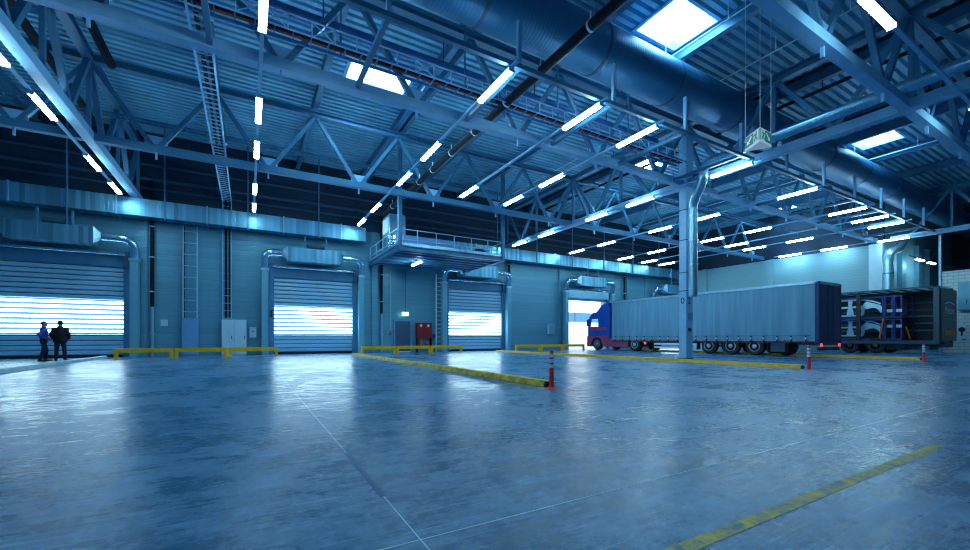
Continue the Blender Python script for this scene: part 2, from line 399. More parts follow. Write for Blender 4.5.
# dock doors ---------------------------------------------------------
def dock_door(i, x0):
    x1 = x0 + DW
    fr = MB().box(x0 - .26, x0, WY - .34, WY - .003, 0, 5.35).box(x1, x1 + .26, WY - .34, WY - .003, 0, 5.35)
    d = structure('door_%d' % i, fr, M['steel'], loc=(x0, WY, 0))
    top = MB().box(x0, x1, WY - .30, WY - .01, 4.58, 5.28)
    if i == 4: top = MB().box(x0 - .1, x1 + .1, WY - .55, WY - .01, 4.45, 5.1)
    obj('roller_housing', top, M['steel'] if i != 4 else M['galv_plain'], d)
    obj('guide_tube', MB().tube([(x0 - .1, WY - .5, 5.18), (x1 + .1, WY - .5, 5.18)], .07, 10), M['chrome'], d)
    obj('motor_box', MB().box(x1 + .02, x1 + .24, WY - .52, WY - .345, 4.5, 5.1), M['steel_dark'], d)
    obj('switch', MB().box(x0 - .20, x0 - .08, WY - .40, WY - .345, 2.2, 2.6), M['black'], d)
    if i == 4:
        obj('slat_curtain', MB().box(x0, x1, WY - .2, WY - .1, 4.25, 4.5), M['slat'], d)
        obj('pull_cord', MB().tube([(x0 + .9, WY - .15, 4.25), (x0 + .9, WY - .15, 2.2)], .025, 6), M['black'], d)
        return d
    def slats(z0, z1):
        s = MB(); z = z0
        while z < z1 - .05:
            zt = min(z + .24, z1)
            s.prism([(WY - .20, z + .03), (WY - .23, z + .06), (WY - .23, zt - .03), (WY - .20, zt - .005), (WY - .12, zt - .005), (WY - .12, z + .03)], 'x', x0, x1)
            z += .24
        return s
    obj('upper_curtain', slats(2.84, 4.58), M['slat'], d)
    obj('lower_curtain', slats(.12, 1.16), M['slat'], d)
    obj('backing', MB().box(x0, x1, WY - .12, WY - .10, .2, 4.72), M['steel_dark'], d)
    obj('bottom_seal', MB().box(x0, x1, WY - .22, WY - .12, 0, .12), M['black'], d)
    for k in range(7):
        z = 1.16 + .24 * k
        obj('glazed_slat', MB().box(x0 + .02, x1 - .02, WY - .215, WY - .125, z + .08, z + .20), M['pane'], d)
    return d
for i, x0 in enumerate(doors): dock_door(i + 1, x0)

# air curtain over each door -------------------------------------------
def air_curtain(x0):
    x1 = x0 + DW; yc = WY - .85
    a = thing('air_curtain', 'silver air curtain hood with curved pipes over the second shutter door, by the white cabinet', 'air curtain', (x0, WY, 0), 'door air curtains')
    bx0, bx1, z0, z1 = x0 + .62, x1 - .92, 5.45, 6.25
    obj('hood', MB().box(bx0, bx1, yc - .42, yc + .42, z0, z1), M['galv'], a)
    for (s, xb, xe, xs) in ((-1, bx0, bx0 - .22, x0 - .48), (1, bx1, bx1 + .22, x1 + .48)):
        c = MB(); r = .20; n = 16; zc = 5.9
        sq = []
        for k in range(n):
            g = 2 * PI * k / n; u, w = math.cos(g), math.sin(g); m_ = max(abs(u), abs(w)); sq.append((u / m_ * .42, w / m_ * .4))
        vs = [(xb, yc + p, zc + q) for p, q in sq] + [(xe, yc + r * math.cos(2 * PI * k / n), zc + r * math.sin(2 * PI * k / n)) for k in range(n)]
        c.add(vs, [(k, (k + 1) % n, n + (k + 1) % n, n + k) for k in range(n)])
        obj('reducer', c, M['galv_plain'], a)
        pts = fillet([(xe, yc, zc), (xs, yc, zc), (xs, yc + .35, 4.95)], .75, 8)
        obj('pipe', MB().tube(pts, r, 16), M['chrome'], a)
        sh = obj('air_shaft', MB().box(xs - .17, xs + .17, yc + .12, WY - .36, .0, 4.95), M['wall_shaft'], a)
        obj('collar', MB().box(xs - .21, xs + .21, yc + .08, WY - .35, 4.86, 4.99), M['galv_plain'], a)
    f = MB().box((bx0 + bx1) / 2 - .35, (bx0 + bx1) / 2 + .55, yc - .15, yc + .3, z1, z1 + .3)
    f.tube([((bx0 + bx1) / 2 - .35, yc - .1, z1 + .18), ((bx0 + bx1) / 2 + .6, yc - .1, z1 + .18)], .13, 12)
    fan = obj('fan_unit', f, M['steel_dark'], a)
    for x in ((bx0 + bx1) / 2 - .5, (bx0 + bx1) / 2 + .7): obj('hanger', MB().box(x - .04, x + .04, yc - .2, yc - .12, z1, z1 + .72), M['steel'], a)
    return a
M['wall_shaft'] = mat('pale_air_shaft', (.20, .44, .58), .42, .15, var=.05)
ac = air_curtain(doors[1])
for k, lab in ((0, 'silver air curtain hood with curved pipes over the first shutter door, behind the two men'),
               (2, 'silver air curtain hood with curved pipes over the third shutter door, under the platform edge'),
               (3, 'silver air curtain hood with curved pipes over the open doorway the blue truck faces'),
               (4, 'silver air curtain hood partly hidden behind the long trailer top, by the column')):
    dup(ac, (doors[k], WY, 0), lab)
ac['label'] = 'silver air curtain hood with curved pipes over the second shutter door, by the white cabinet'

# rectangular wall ducts
d1 = thing('rectangular_duct', 'silver rectangular air duct on the back wall running from the first door to the platform', 'duct', (-4, 26.6, 7.05), 'rectangular wall ducts')
obj('duct_run', MB().box(XL, 6.5, 26.55, 27.35, 7.1, 7.97), M['galv'], d1)
for x in (-13, -9.3, -5.6, -1.9, 1.8, 5.0): obj('flange', MB().box(x - .03, x + .03, 26.5, 27.4, 7.05, 8.02), M['galv_plain'], d1)
for x in (-11.0, -7.35, -3.7, 0, 3.7): obj('hanger', MB().box(x - .03, x + .03, 26.48, 26.54, 6.3 if x == -7.35 else 7.0, RZ), M['steel'], d1)
d2 = thing('rectangular_duct', 'silver rectangular air duct on the back wall running from the platform past the truck', 'duct', (20, 26.6, 7.05), 'rectangular wall ducts')
obj('duct_run', MB().box(10.6, XR - .1, 26.55, 27.35, 7.0, 7.85), M['galv'], d2)
for x in (14.5, 18.2, 21.9, 25.6, 29.3, 33.0, 36.7): obj('flange', MB().box(x - .03, x + .03, 26.5, 27.4, 6.95, 7.9), M['galv_plain'], d2)
for x in (16.3, 20, 23.7, 27.4, 31.1, 34.8, 38.5): obj('hanger', MB().box(x - .03, x + .03, 26.48, 26.54, 6.9, RZ), M['steel'], d2)
M['galv'].node_tree  # shared by ducts and hoods

# ------------------------------------------------------------------ roof steel
CH = 8.0; TOPZ = 10.95; X0 = -4.9; PN = 22.6 / 6
def ibeam(mb, p, q, w, h, t=.02):
    p, q = Vector(p), Vector(q)
    mb.bar(p + Vector((0, 0, h / 2 - t)), q + Vector((0, 0, h / 2 - t)), w, 2 * t); mb.bar(p - Vector((0, 0, h / 2 - t)), q - Vector((0, 0, h / 2 - t)), w, 2 * t)
    mb.bar(p, q, t, h - 2.5 * t)
def truss_x(y, xa, xb, label):
    t = thing('roof_truss', label, 'roof truss', (X0, y, CH), 'trusses parallel to the back wall')
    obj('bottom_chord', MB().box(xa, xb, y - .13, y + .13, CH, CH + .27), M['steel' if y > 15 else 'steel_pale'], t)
    top = MB(); ibeam(top, (xa, y, TOPZ), (xb, y, TOPZ), .26, .26); obj('top_chord', top, M['steel'], t)
    k0 = math.floor((xa - X0) / PN); k1 = math.ceil((xb - X0) / PN)
    for k in range(k0, k1):
        xt, xn, xt2 = X0 + k * PN, X0 + (k + .5) * PN, X0 + (k + 1) * PN
        for a, b in ((xt, xn - .12), (xt2, xn + .12)):
            if xa < a < xb and xa < b < xb:
                obj('diagonal_brace', MB().bar((a, y, TOPZ - .1), (b, y, CH + .25), .15, .15), M['steel'], t)
        if xa < xn < xb:
            obj('gusset_plate', MB().box(xn - .35, xn + .35, y - .02, y + .02, CH + .27, CH + .62).box(xn - .03, xn + .03, y - .04, y + .04, CH - .25, CH), M['steel_pale'], t)
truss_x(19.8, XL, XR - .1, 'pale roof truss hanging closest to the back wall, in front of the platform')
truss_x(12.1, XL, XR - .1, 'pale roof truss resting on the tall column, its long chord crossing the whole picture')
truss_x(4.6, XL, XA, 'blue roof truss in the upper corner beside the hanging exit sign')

def girder_y(x, ya, yb, label, skip=False):
    t = thing('roof_girder', label, 'roof girder', (x, 12.1, CH), 'girders running towards the back wall')
    ch = MB().box(x - .15, x + .15, ya, yb, CH - .02, CH + .29); obj('bottom_chord', ch, M['steel_pale'], t)
    top = MB(); ibeam(top, (x, ya, TOPZ), (x, yb, TOPZ), .3, .3); obj('top_chord', top, M['steel'], t)
    st = 3.8; k = 0; y = 12.1 - 3.8 * 6
    while y < yb + 4:
        if ya < y - st / 2 and y < yb: obj('diagonal_brace', MB().bar((x, y - st / 2, CH + .2), (x, y, TOPZ), .17, .17), M['steel'], t)
        if ya < y and y + st / 2 < yb: obj('diagonal_brace', MB().bar((x, y, TOPZ), (x, y + st / 2, CH + .2), .17, .17), M['steel'], t)
        if ya < y < yb: obj('post', MB().bar((x, y, CH + .25), (x, y, TOPZ), .12, .12), M['steel'], t)
        y += st
girder_y(X0, YB, WY - .1, 'heavy blue roof girder in the upper corner above the two men')
girder_y(17.7, YB, WY - .1, 'heavy blue roof girder carried by the tall column')
girder_y(40.3, YB, 11.3, 'heavy blue roof girder over the brick corner and the open trailer')

k = -2; nth = 0
ordn = ['second', 'third', 'fourth', 'fifth', 'sixth', 'seventh', 'eighth', 'ninth', 'tenth', 'eleventh', 'twelfth', 'thirteenth', 'fourteenth']
for k in range(-2, 16):
    x = X0 + k * PN
    if k in (0, 6, 12) or x > XR + 14: continue
    x = {7: 19.9, 9: 27.7, 10: 31.9}.get(k, x)
    m = MB(); ibeam(m, (x, YB, RZ - .26), (x, WY - .05, RZ - .26) if x < XR else (x, 11.3, RZ - .26), .22, .45)
    if 0 < k < 6: where = '%s roof joist along from the corner girder, before the column' % ordn[k - 2] if k > 1 else 'roof joist next to the corner girder, above the two men'
    elif 6 < k < 12: where = '%s roof joist beyond the tall column, counted from the column' % (['first'] + ordn)[k - 7]
    elif k < 0: where = '%s roof joist outside the corner girder' % (['first'] + ordn)[-k - 1]
    else: where = '%s roof joist over the dark bay beyond the brick wall' % (['first'] + ordn)[k - 13]
    obj('roof_joist', m, M['steel'], loc=(x, 0, RZ - .26), cat='roof joist', label=where, group='joists under the roof deck')
m = MB(); ibeam(m, (6.75, YB, RZ - .26), (6.75, WY - .05, RZ - .26), .22, .45)
obj('roof_joist', m, M['steel'], loc=(6.75, 0, RZ - .26), cat='roof joist', label='joist doubled close beside another over the black roof pipe', group='joists under the roof deck')

# tall column
c = thing('steel_column', 'tall square steel column standing in front of the long trailer', 'column', (17.7, 12.1, 0))
obj('shaft', MB().box(17.47, 17.95, 11.86, 12.22, 0, TOPZ - .15), M['steel_pale'], c)
sm_ = MB()
for z in (3.15, 4.0, 5.5, 6.9): sm_.box(17.46, 17.96, 11.85, 12.23, z - .02, z + .02)
obj('seam', sm_, M['steel_dark'], c)
obj('foot_guard', MB().box(17.44, 17.98, 11.83, 12.25, 0, .05), M['steel_dark'], c)
text('numeral', '0', .42, M['black'], Matrix.Translation((17.466, 12.04, 2.68)) @ Matrix.Rotation(-PI / 2, 4, 'Z') @ Matrix.Rotation(PI / 2, 4, 'X'), c)
text('numeral', '2', .42, M['black'], Matrix.Translation((17.70, 11.856, 2.68)) @ Matrix.Rotation(PI / 2, 4, 'X'), c)
nb = obj('notice', MB().box(17.6, 17.93, 11.84, 11.859, 1.78, 2.12), M['cabinet_blue'], loc=(17.7, 11.84, 1.9), cat='notice', label='small pale blue notice fixed to the tall column')
obj('socket_box', MB().box(17.62, 17.74, 11.78, 11.859, 1.28, 1.42), M['black'], loc=(17.68, 11.8, 1.3), cat='switch', label='small black switch on the tall column below the notice')

# hung lamp-support rail with posts
r = thing('support_rail', 'pale support rail hung on short posts in front of the column, carrying lamp ends', 'support rail', (6.2, 9, 8.05))
obj('rail', MB().box(-12, XR - .5, 8.94, 9.06, 8.05, 8.17), M['steel'], r)
for k in range(-4, 10):
    x = 6.2 + 3.5 * k
    if x < XR - .6:
        obj('post', MB().box(x - .05, x + .05, 8.95, 9.05, 8.17, 9.35), M['steel_pale'], r)
        obj('tie_beam', MB().box(x - .06, x + .06, 9.06, 11.97, 8.05, 8.17), M['steel'], r)

# ------------------------------------------------------------------ lamps
rows = [
    ('a', -5.33, (25.0, 21.87, 17.3, 14.3), 'in the girder row above the two men'),
    ('b', .28, (25.0, 21.87, 17.3, 14.3, 9.73), 'in the row straight above the white cabinet'),
    ('c', 5.9, (25.0, 21.87, 17.3, 14.3, 9.73), 'in the row ending at the platform side railing'),
    ('d', 9.08, (17.3, 9.73), 'in the short row above the grey door'),
    ('e', 11.6, (17.3, 14.3, 9.73), 'in the row above the red hose cabinet'),
    ('f', 17.3, (25.0, 21.87, 17.3, 14.3, 9.73), 'in the row along the column girder'),
    ('g', 22.85, (25.0, 21.87, 17.3, 14.3, 9.73), 'in the first row beyond the column'),
    ('h', 28.45, (25.0, 21.87, 17.3, 14.3, 9.73), 'in the second row beyond the column'),
    ('i', 31.5, (25.0, 17.3, 9.73), 'in the sparse row between the two trailers'),
    ('j', 33.95, (25.0, 17.3, 14.3, 9.73), 'in the row over the open trailer'),
    ('k', 39.4, (17.3, 14.3, 10.9), 'in the row along the pale side wall'),
]
ordl = ['first', 'second', 'third', 'fourth', 'fifth', 'sixth', 'seventh']
def lamp_proto():
    t = thing('tube_light', 'x', 'tube light', (0, 0, 7.9), 'tube lights under the roof')
    h = MB().prism([(-.06, 7.95), (-.05, 7.99), (.05, 7.99), (.06, 7.95)], 'y', -.84, .84)
    obj('housing', h, M['steel_pale'], t)
    obj('diffuser', MB().prism([(-.08, 7.88), (-.06, 7.85), (.06, 7.85), (.08, 7.88), (.08, 7.92), (.055, 7.95), (-.055, 7.95), (-.08, 7.92)], 'y', -.82, .82), M['glow_lamp'], t)
    for s in (-1, 1): obj('end_cap', MB().box(-.085, .085, s * .82 if s > 0 else -.84, .84 if s > 0 else -.82, 7.84, 7.955), M['steel_pale'], t)
    return t
proto = None
def place_lamp(x, y, z, label, group, rotz=0):
    global proto
    if proto is None: proto = lamp_proto(); o = proto; o.location = (x, y, z); o['label'] = label; o['group'] = group
    else: o = dup(proto, (x, y, z), label, group)
    o.rotation_euler = (0, 0, rotz); return o
for nm, x, ys, lab in rows:
    for i, y in enumerate(ys):
        place_lamp(x, y, 7.9, '%s tube light from the back wall, %s' % (ordl[i], lab), 'tube lights under the roof')
    ya = 8.6 if nm != 'a' else 4
    yb = max(ys) + 1.2
    obj('light_rail', MB().box(x - .045, x + .045, ya, yb, 7.93, 7.995), M['steel_pale'], loc=(x, ya, 7.99), cat='light rail',
        label='thin rail carrying the tube lights ' + lab, group='rails carrying the tube lights')
# lamps on the cross rail
place_lamp(11.6, 3.47, 7.9, 'big bright tube light on the rail crossing the upper corner', 'tube lights on the cross rail', PI / 2)
place_lamp(19.6, 3.47, 7.9, 'tube light on the corner cross rail, cut off by the picture edge', 'tube lights on the cross rail', PI / 2)
obj('light_rail', MB().box(-10, 37, 3.425, 3.515, 7.93, 7.995), M['steel_pale'], loc=(0, 3.47, 7.99), cat='light rail', label='pale rail crossing the upper corner before the blue truss, with a big bright light')
for x, y in ((-3.6, 3.47), (4.1, 3.47), (.28, 1.6), (-8.6, 3.47), (-5.33, 9.73), (34.6, 3.47), (-5.33, -1.0), (.28, -3.0)):  # unseen lamps, added to brighten the near floor and the brick wall
    place_lamp(x, y, 7.9, 'tube light added out of the picture to brighten floor and brick wall', 'tube lights added out of the picture')
place_lamp(43.0, 10.5, 6.75, 'tube light in the dark bay past the pale corner, first of two', 'tube lights in the dark bay', PI / 2)
place_lamp(45.6, 10.5, 6.75, 'tube light in the dark bay past the pale corner, second of two', 'tube lights in the dark bay', PI / 2)
obj('light_rail', MB().box(41.0, 55, 10.46, 10.54, 6.84, 6.88), M['steel_dark'], loc=(41, 10.5, 6.86), cat='light rail', label='thin rail carrying two lights in the dark bay by the brick wall')
hg = place_lamp(9.15, 24.4, 5.62, 'tube light fixed under the platform, above the grey door', 'tube lights under the platform')

# ------------------------------------------------------------------ ducts and pipes under the roof
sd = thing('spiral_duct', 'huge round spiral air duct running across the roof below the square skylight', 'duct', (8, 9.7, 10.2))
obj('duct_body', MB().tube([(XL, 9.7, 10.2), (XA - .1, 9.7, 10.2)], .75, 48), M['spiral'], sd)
for x in (-3, 1.2, 5.4, 9.6, 13.1, 17.0, 20.6, 25, 29.3, 33.6, 38):
    rb = obj('joint_band', MB().tube([(x - .05, 9.7, 10.2), (x + .05, 9.7, 10.2)], .765, 48), M['steel_dark'], sd)
    obj('hanger_rod', MB().bar((x, 9.7, 10.95), (x, 9.7, RZ - .02), .02, .02), M['steel_pale'], sd)

pts = fillet([(17.02, YB + .3, 8.47), (17.02, 10.75, 8.47), (17.02, 10.75, 7.75), (17.5, 11.55, 7.1), (17.5, 11.55, 2.85)], .36, 8)
sp = thing('spiral_pipe', 'shiny spiral pipe running over the exit sign and bending down the column', 'duct', (17.5, 11.55, 3.55))
obj('pipe_run', MB().tube(pts, .19, 24), M['spiral_y'], sp)
cl = MB()
for z in (3.2, 4.3, 5.4, 6.5): cl.tube([(17.5, 11.55, z - .03), (17.5, 11.55, z + .03)], .215, 24)
obj('clamp', cl, M['galv_plain'], sp)

bp_ = thing('roof_pipe', 'thick black pipe with pale clips crossing beneath the huge spiral duct', 'pipe', (7.29, 9, 8.62))
obj('pipe_run', MB().tube([(7.29, YB, 8.62), (7.29, 25.5, 8.62)], .125, 16), M['pipe_black'], bp_)
obj('slim_pipe', MB().tube([(7.52, YB, 8.72), (7.52, 25.5, 8.72)], .04, 10), M['steel'], bp_)
for y in (1.5, 3.5, 5.5, 7.5, 9.5, 11.3, 13.5, 15.5, 17.5, 19.2, 21.5, 23.5):
    obj('clip', MB().tube([(7.29, y - .03, 8.62), (7.29, y + .03, 8.62)], .14, 16).bar((7.29, y, 8.7), (7.29, y, 9.0), .03, .03), M['white'], bp_)

bl = thing('roof_pipe', 'blue pipe running parallel to the back wall above the cable tray', 'pipe', (2, 12.75, 10.1))
obj('pipe_run', MB().tube([(-8, 12.75, 10.1), (16.5, 12.75, 10.1)], .16, 16), M['pipe_blue'], bl)
for x in (-3.6, 0, 1.9, 5.7, 9.5, 13.3): obj('hanger', MB().bar((x, 12.75, 10.2), (x, 12.75, RZ - .02), .03, .03), M['steel_dark'], bl)
for i, (x, z) in enumerate(((-5.75, 10.3), (-4.05, 10.3))):
    t = thing('roof_pipe', ('dark pipe under the roof over the two men, outside the corner girder', 'dark pipe under the roof over the two men, inside the corner girder')[i], 'pipe', (x, 12, z))
    ye = (24, 18.6)[i]
    obj('pipe_run', MB().tube([(x, 0, z), (x, ye, z)], .13, 14), M['pipe_black'], t)
    for y in (6, 8.5, 10.9, 13.2, 15.6): obj('hanger', MB().bar((x, y, z), (x, y, RZ - .02), .03, .03), M['steel_dark'], t)
for i, (x, z, r, mt, lab) in enumerate(((13.35, 11.2, .025, 'white', 'thin white rod beside the large square skylight'), (16.3, 11.2, .025, 'white', 'thin white rod across the roof between skylight and blue truss'),
                            (30.9, 11.2, .03, 'white', 'thin white rod beside the skylight over the trailers'),
                            (18.3, 10.9, .07, 'pipe_black', 'first black conduit past the column girder under the roof'), (19.9, 10.9, .07, 'pipe_black', 'second black conduit past the column girder under the roof'),
                            (23.7, 10.9, .06, 'pipe_black', 'third black conduit past the column girder under the roof'))):
    mb = MB().tube([(x, -1, z), (x, 26, z)], r, 8)
    for y in (1.5, 5.5, 7.6, 13.5, 17, 21, 25): mb.bar((x, y, z), (x, y, RZ - .02), .02, .02)
    obj('conduit', mb, M[mt], loc=(x, 0, z), cat='conduit', label=lab, group='conduits under the roof')
for i, (y, z, x0, x1, lab) in enumerate(((16.6, 9.6, 20, 39.5, 'cable tray over the trailers, behind the column'), (22.5, 10.2, -12, 16, 'cable tray high near the back wall above the platform'))):
    mb = MB()
    for s in (-.15, .15): mb.bar((x0, y + s, z), (x1, y + s, z), .03, .1)
    x = x0
    while x < x1: mb.bar((x, y - .15, z - .03), (x, y + .15, z - .03), .03, .03); x += .4
    obj('cable_tray', mb, M['steel'], loc=(x0, y, z), cat='cable tray', label=lab)

# cable tray with rust-red cables, and the ladders down the wall
def ladder_mesh(pts, side, w, step, t=.05):
    m = MB()
    pts = [Vector(p) for p in pts]; side = Vector(side)
    for a, b in zip(pts, pts[1:]):
        d = (b - a).normalized()
        for s in (-1, 1): m.bar(a + side * s * w / 2, b + side * s * w / 2, t, t * 1.6, up=d.cross(side))
        L_ = (b - a).length; k = step / 2
        while k < L_:
            c = a + d * k; m.bar(c - side * w / 2, c + side * w / 2, t * .7, t * .7, up=d); k += step
    return m
ct = thing('cable_tray', 'blue cable tray with rust-red cables running in front of the truss on the column', 'cable tray', (0, 11.5, 8.65))
obj('tray', ladder_mesh([(-3.0, 11.45, 8.62), (16.5, 11.45, 8.62)], (0, 1, 0), .5, .42, .045), M['pipe_blue'], ct)
obj('cable', MB().tube([(-3.0, 11.55, 8.68), (16.5, 11.55, 8.68)], .045, 8), M['cable_red'], ct)
obj('cable', MB().tube([(-3.0, 11.42, 8.67), (16.5, 11.42, 8.67)], .05, 8), M['pipe_black'], ct)
lat = MB(); x = -3.0
while x < 16.4:
    lat.bar((x, 11.18, 8.55), (x, 11.18, 8.95), .03, .03)
    if int(x * 3) % 4 == 0: lat.bar((x, 11.18, 8.55), (x + .55, 11.18, 8.93), .025, .025); lat.bar((x, 11.18, 8.93), (x + .55, 11.18, 8.55), .025, .025)
    x += .55
lat.bar((-3, 11.18, 8.93), (16.4, 11.18, 8.93), .03, .03); lat.bar((-3, 11.18, 8.55), (16.4, 11.18, 8.55), .03, .03)
obj('lattice_side', lat, M['steel_pale'], ct)
for x in (-1.5, 2.2, 6.0, 9.8, 13.5): obj('hanger', MB().bar((x, 11.75, 8.62), (x, 11.75, RZ - .02), .04, .04), M['steel'], ct)

lx = -1.02
cd = thing('cable_ladder', 'cable ladder under the roof dropping down the wall into the white cabinet', 'cable ladder', (lx, WY - .15, 2.0))
obj('roof_run', ladder_mesh([(lx, 11.4, 8.6), (lx, 27.2, 8.6)], (1, 0, 0), .42, .3), M['steel_pale'], cd)
obj('wall_run', ladder_mesh([(lx, WY - .2, 8.6), (lx, WY - .2, 2.05)], (1, 0, 0), .42, .42), M['steel_pale'], cd)
obj('cable', MB().tube(fillet([(lx + .12, 11.4, 8.66), (lx + .12, 27.25, 8.66), (lx + .12, WY - .12, 2.05)], .3), .04, 8).tube(fillet([(lx - .05, 11.4, 8.66), (lx - .05, 27.25, 8.66), (lx - .05, WY - .12, 2.05)], .3), .05, 8), M['pipe_black'], cd)
for y in (11.9, 19.4): obj('end_bracket', MB().box(lx - .3, lx + .3, y, y + .1, 8.66, 8.72), M['white'], cd)
c2 = thing('cable_ladder', 'wide cable ladder fixed to the wall above the pale blue cabinet', 'cable ladder', (-2.72, WY - .15, 2.0))
obj('wall_run', ladder_mesh([(-2.72, WY - .2, 7.05), (-2.72, WY - .2, 2.05)], (1, 0, 0), .62, .62), M['steel_pale'], c2)
obj('cable', MB().tube([(-3.02, WY - .1, 7.05), (-3.02, WY - .1, 2.05)], .05, 8), M['pipe_black'], c2)
c3 = thing('wall_ladder', 'steel access ladder climbing from the floor to the platform', 'ladder', (11.88, WY - .3, 0))
obj('rungs_and_rails', ladder_mesh([(11.88, WY - .35, 0), (11.88, WY - .35, 5.5)], (1, 0, 0), .5, .3, .06), M['white'], c3)
sb = MB()
for z in (1.5, 3.0, 4.5):
    for s in (-.25, .25): sb.bar((11.88 + s, WY - .35, z), (11.88 + s, WY, z), .04, .04)
obj('standoff', sb, M['steel_pale'], c3)

# cabinets and small fittings on the wall
cb = thing('cabinet', 'pale blue tall cabinet on the wall under the wide cable ladder', 'cabinet', (-2.72, WY, 0))
obj('body', MB().box(-3.08, -2.36, WY - .4, WY - .01, 0, 2.0), M['cabinet_blue'], cb, bevel=.01)
obj('door', MB().box(-3.05, -2.39, WY - .43, WY - .4, .08, 1.96), M['cabinet_blue'], cb, bevel=.008)
cw = thing('cabinet', 'white tall cabinet with two doors under the narrow cable ladder', 'cabinet', (-.68, WY, 0))
obj('body', MB().box(-1.27, -.08, WY - .45, WY - .01, 0, 2.0), M['cabinet_white'], cw, bevel=.01)
for a, b in ((-1.25, -.72), (-.66, -.10)):
    dd = obj('door', MB().box(a, b, WY - .48, WY - .45, .06, 1.97), M['cabinet_white'], cw, bevel=.008)
    obj('handle', MB().box(b - .09, b - .06, WY - .51, WY - .48, .9, 1.1), M['black'], dd)
e = thing('switch_box', 'small white electrical switch box on the wall beside the white cabinet', 'switch box', (.3, WY, 1.2))
obj('body', MB().box(.08, .42, WY - .25, WY - .15, 1.0, 1.6), M['cabinet_white'], e)
obj('knob', MB().tube([(.25, WY - .29, 1.35), (.25, WY - .25, 1.35)], .04, 10), M['black'], e)
obj('notice', MB().box(-4.02, -3.72, WY - .03, WY - .003, 1.62, 1.95), M['paper'], loc=(-3.9, WY, 1.7), cat='notice', label='small white paper notice on the bare wall beside the black downpipe')
e2 = thing('switch_box', 'small grey switch box on the wall beside the open doorway', 'switch box', (21.6, WY, 1.6))
obj('body', MB().box(21.9, 22.55, WY - .16, WY - .01, 1.3, 2.1), M['cabinet_white'], e2)
obj('lid', MB().box(21.94, 22.51, WY - .18, WY - .16, 1.34, 2.06), M['galv_plain'], e2)

for i, (x, lab) in enumerate(((-4.35, 'black downpipe on the wall beside the first shutter door'), (7.75, 'black downpipe on the wall under the platform edge'), (17.9, 'black downpipe on the wall beside the third shutter door'), (31.0, 'black downpipe on the wall above the long trailer'))):
    t = thing('downpipe', lab, 'pipe', (x, WY - .1, 0), 'downpipes on the back wall')
    obj('upper_pipe', MB().tube([(x, WY - .18, 2.6), (x, WY - .18, 9.2)], .085, 12), M['pipe_black'], t)
    obj('lower_pipe', MB().tube([(x, WY - .18, 0), (x, WY - .18, 2.6)], .075, 12), M['galv_plain'], t)
    bk = MB()
    for z in (1.2, 3.4, 5.2, 6.8): bk.tube([(x, WY - .18, z - .03), (x, WY - .18, z + .03)], .13, 12)
    obj('pipe_clip', bk, M['steel_pale'], t)

# ------------------------------------------------------------------ platform
p = thing('platform', 'steel platform with railings hung on posts above the grey door', 'platform', (10.2, 24, 5.6))
px0, px1, py0, py1 = 6.95, 13.65, 21.5, 27.45; U = .27
obj('deck', MB().box(px0, px1, py0, py1, 5.68 + U, 5.76 + U), M['galv_plain'], p)
eb = MB()
ibeam(eb, (px0, py0, 5.55 + U), (px1, py0, 5.55 + U), .2, .26); ibeam(eb, (px0, py0, 5.55 + U), (px0, py1, 5.55 + U), .2, .26); ibeam(eb, (px1, py0, 5.55 + U), (px1, py1, 5.55 + U), .2, .26)
obj('edge_beam', eb, M['steel'], p)
for k in range(1, 8):
    m = MB(); y = py0 + (py1 - py0) * k / 8; ibeam(m, (px0, y, 5.58 + U), (px1, y, 5.58 + U), .12, .2, .012); obj('joist', m, M['steel'], p)
for x in (px0 + .12, px1 - .05): obj('hanger_post', MB().box(x - .1, x + .1, py0 - .1, py0 + .1, 5.45 + U, RZ - .05), M['steel'], p)
rl = MB()
for z in (6.3, 6.85): rl.tube([(px0, py1, z), (px0, py0, z), (px1, py0, z), (px1, py1, z)], .025, 8)
obj('railing', rl, M['steel_pale'], p)
for k in range(0, 7): obj('railing_post', MB().bar((px0 + (px1 - px0) * k / 6, py0, 5.7 + U), (px0 + (px1 - px0) * k / 6, py0, 6.85), .045, .045), M['steel_pale'], p)
for k in range(1, 5):
    for x in (px0, px1): obj('railing_post', MB().bar((x, py0 + (py1 - py0) * k / 4.2, 5.7 + U), (x, py0 + (py1 - py0) * k / 4.2, 6.85), .045, .045), M['steel_pale'], p)
obj('toe_board', MB().box(px0 - .01, px1, py0 - .03, py0 - .01, 5.7 + U, 5.85 + U).box(px0 - .03, px0 - .01, py0, py1, 5.7 + U, 5.85 + U), M['galv_plain'], p)

a = thing('air_handling_unit', 'silver air handling unit with stacked round collars standing on the platform', 'air unit', (7.9, 25, 6.03))
st = MB()
for k in range(4): st.lathe([(.62, 6.03 + .3 * k), (.72, 6.08 + .3 * k), (.72, 6.28 + .3 * k), (.62, 6.33 + .3 * k)], (8.0, 25.0, 0), 'z', 24)
obj('collar_stack', st, M['chrome'], a)
obj('fan_box', MB().box(7.35, 8.35, 24.3, 25.8, 7.23, 8.45), M['galv_plain'], a, bevel=.02)
obj('grille', MB().box(7.31, 7.35, 24.5, 25.6, 7.4, 8.25), M['white'], a)
lw = thing('air_handling_unit', 'long low silver unit behind the platform front railing', 'air unit', (9, 22.6, 6.03))
obj('casing', MB().box(7.5, 10.8, 22.1, 23.3, 6.03, 6.7), M['cabinet_blue'], lw, bevel=.02)
obj('outlet', MB().box(10.8, 13.3, 22.5, 23.1, 6.03, 6.55), M['galv'], lw)
obj('crate', MB().box(11.9, 12.5, 21.75, 22.15, 6.03, 6.27).box(12.0, 12.4, 21.8, 22.1, 6.27, 6.42), M['black'], loc=(12.2, 22, 6.03), cat='machine', label='small black pump box on the platform by the railing')

